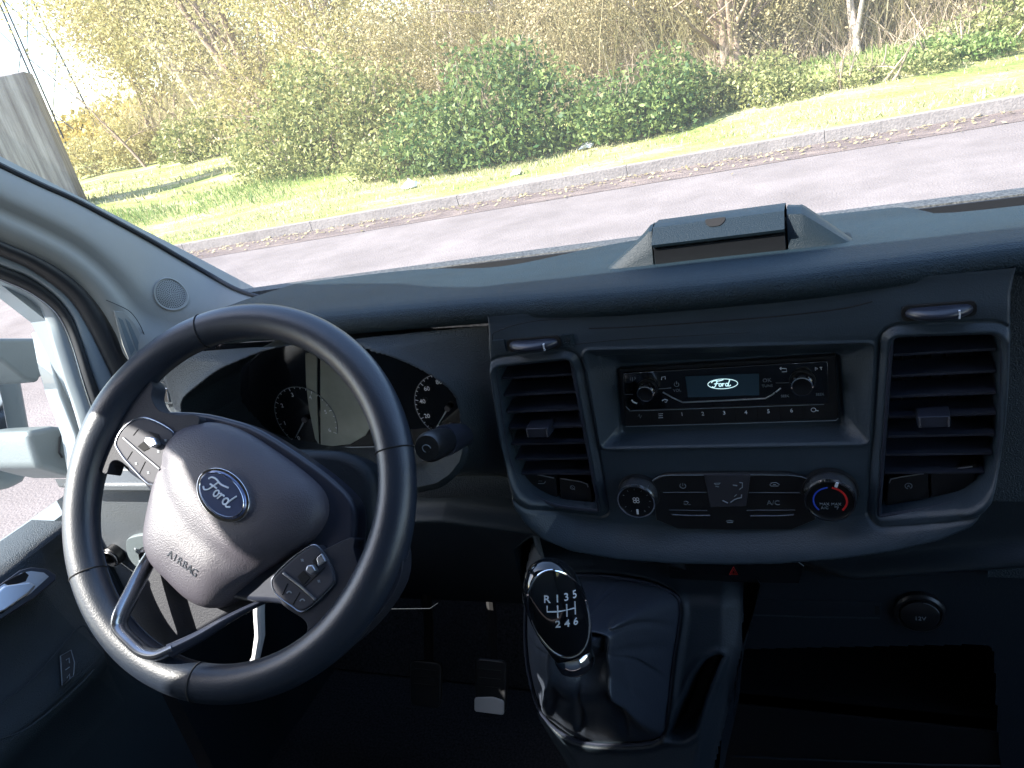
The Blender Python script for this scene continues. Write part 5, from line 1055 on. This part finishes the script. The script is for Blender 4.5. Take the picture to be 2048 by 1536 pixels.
# ---- footwell: floor, firewall, pedals
b = MB(); b.box(Frame((0, 0, 0), X, (0, 1, 0)), -.86, .86, -.6, 1.02, .56, .60); b.go('cab_floor', 'carpet', van, smooth=False)
link('toe_board', [(-.86, .92, .60), (.86, .92, .60), (.86, 1.10, .95), (-.86, 1.10, .95), (-.86, 1.10, 1.27), (.86, 1.10, 1.27)], [(0, 1, 2, 3), (3, 2, 5, 4)], 'carpet', van, smooth=False, solid=.02)
def pedal(px, d, w, h, lab, m='black'):
    c = CP + ray(*px) * d; f = Frame(c, X, nrm((0, .55, .84))); b = MB(); b.prism(f, rr([(-w / 2, -h / 2), (w / 2, -h / 2), (w / 2 * 1.05, h / 2), (-w / 2 * 1.05, h / 2)], .012), -.008, 0); o = b.go('pedal', m, van, bevel=.003, label=lab)
    for k in range(3): q = MB(); q.box(f, -w * .36, w * .36, -h * .06 + k * h * .16, -h * .06 + k * h * .16 + .004, -.001, .0015); q.go('rubber_rib', 'black', o)
    q = MB(); q.tube([c + f.v * h * .42 - f.n * .012, c + f.v * h * .8 + (0, .03, .03), c + (.01, .12, .32)], .008, 8); q.go('pedal_arm', 'cavity', o); return o, f  # arms near-black to stand in for the footwell's shade
o, f = pedal((980, 1372), 1.35, .054, .082, 'brake pedal with a bright lower edge')
q = MB(); q.prism(f, rr([(-.026, -.041), (.026, -.041), (.026, -.019), (.007, -.015), (-.026, -.019)], .005), .0005, .0045); q.go('pedal_sunlit_edge', 'pedal', o, bevel=.002)  # pale piece standing in for sunlight on the pedal's lower edge
pedal((850, 1368), 1.33, .054, .070, 'clutch pedal in deep shade')
P = [CP + ray(*p) * d for p, d in (((519, 1170), .98), ((518, 1225), 1.0), ((520, 1270), 1.02), ((512, 1315), 1.04), ((490, 1350), 1.06))]
line('column_lower_shaft', P, [.0065, .0065, .006, .005, .003], 'pedal', van, seg=10)
pline('knee_panel_lip', FY.off(-.06), [(775, 1218), (860, 1217), (876, 1206)], 0, .0004, 'lower', van, 0)

# ---- cab shell: roof, rear bulkhead, passenger door, windscreen
b = MB(); b.box(Frame((0, 0, 0), X, (0, 1, 0)), -.90, .90, -.62, .16, 2.08, 2.12); b.go('roof', 'headliner', van, smooth=False)
link('windscreen_header', [(-.9, .16, 2.08), (.9, .16, 2.08), (.9, .30, 1.96), (-.9, .30, 1.96)], [(0, 1, 2, 3)], 'headliner', van, solid=.03, smooth=False)
b = MB(); b.box(Frame((0, -.60, 0), X, Z), -.90, .90, .62, 2.10, 0, .03); b.go('rear_bulkhead', 'headliner', van, smooth=False)
link('windscreen', [(-.82, 1.045, 1.312), (.82, 1.045, 1.312), (.78, .30, 1.96), (-.78, .30, 1.96)], [(0, 1, 2, 3)], 'windscreen', van, smooth=False)
b = MB()
yz_box(b, -.60, 1.12, .45, 1.19, .88, .92); yz_box(b, -.60, .30, 1.74, 2.10, .88, .92); yz_box(b, -.60, -.42, 1.19, 1.74, .88, .92)
yz_strip(b, [(.30, 1.74), (.60, 1.50), (.75, 1.36), (.80, 1.19)], [(.24, 2.0), (.62, 1.68), (.86, 1.47), (1.10, 1.28)], .88, .92); b.go('passenger_door', 'headliner', van, smooth=False)
link('bonnet', [(-.92, 1.08, 1.18), (.92, 1.08, 1.18), (.85, 1.75, .92), (-.85, 1.75, .92), (-.85, 1.80, .5), (.85, 1.80, .5)], [(0, 1, 2, 3), (3, 2, 5, 4)], 'paint', van, solid=.01)
b = MB(); yz_box(b, .605, 1.12, .58, 1.20, -.88, -.845); b.go('kick_panel', 'lower', van, smooth=False)
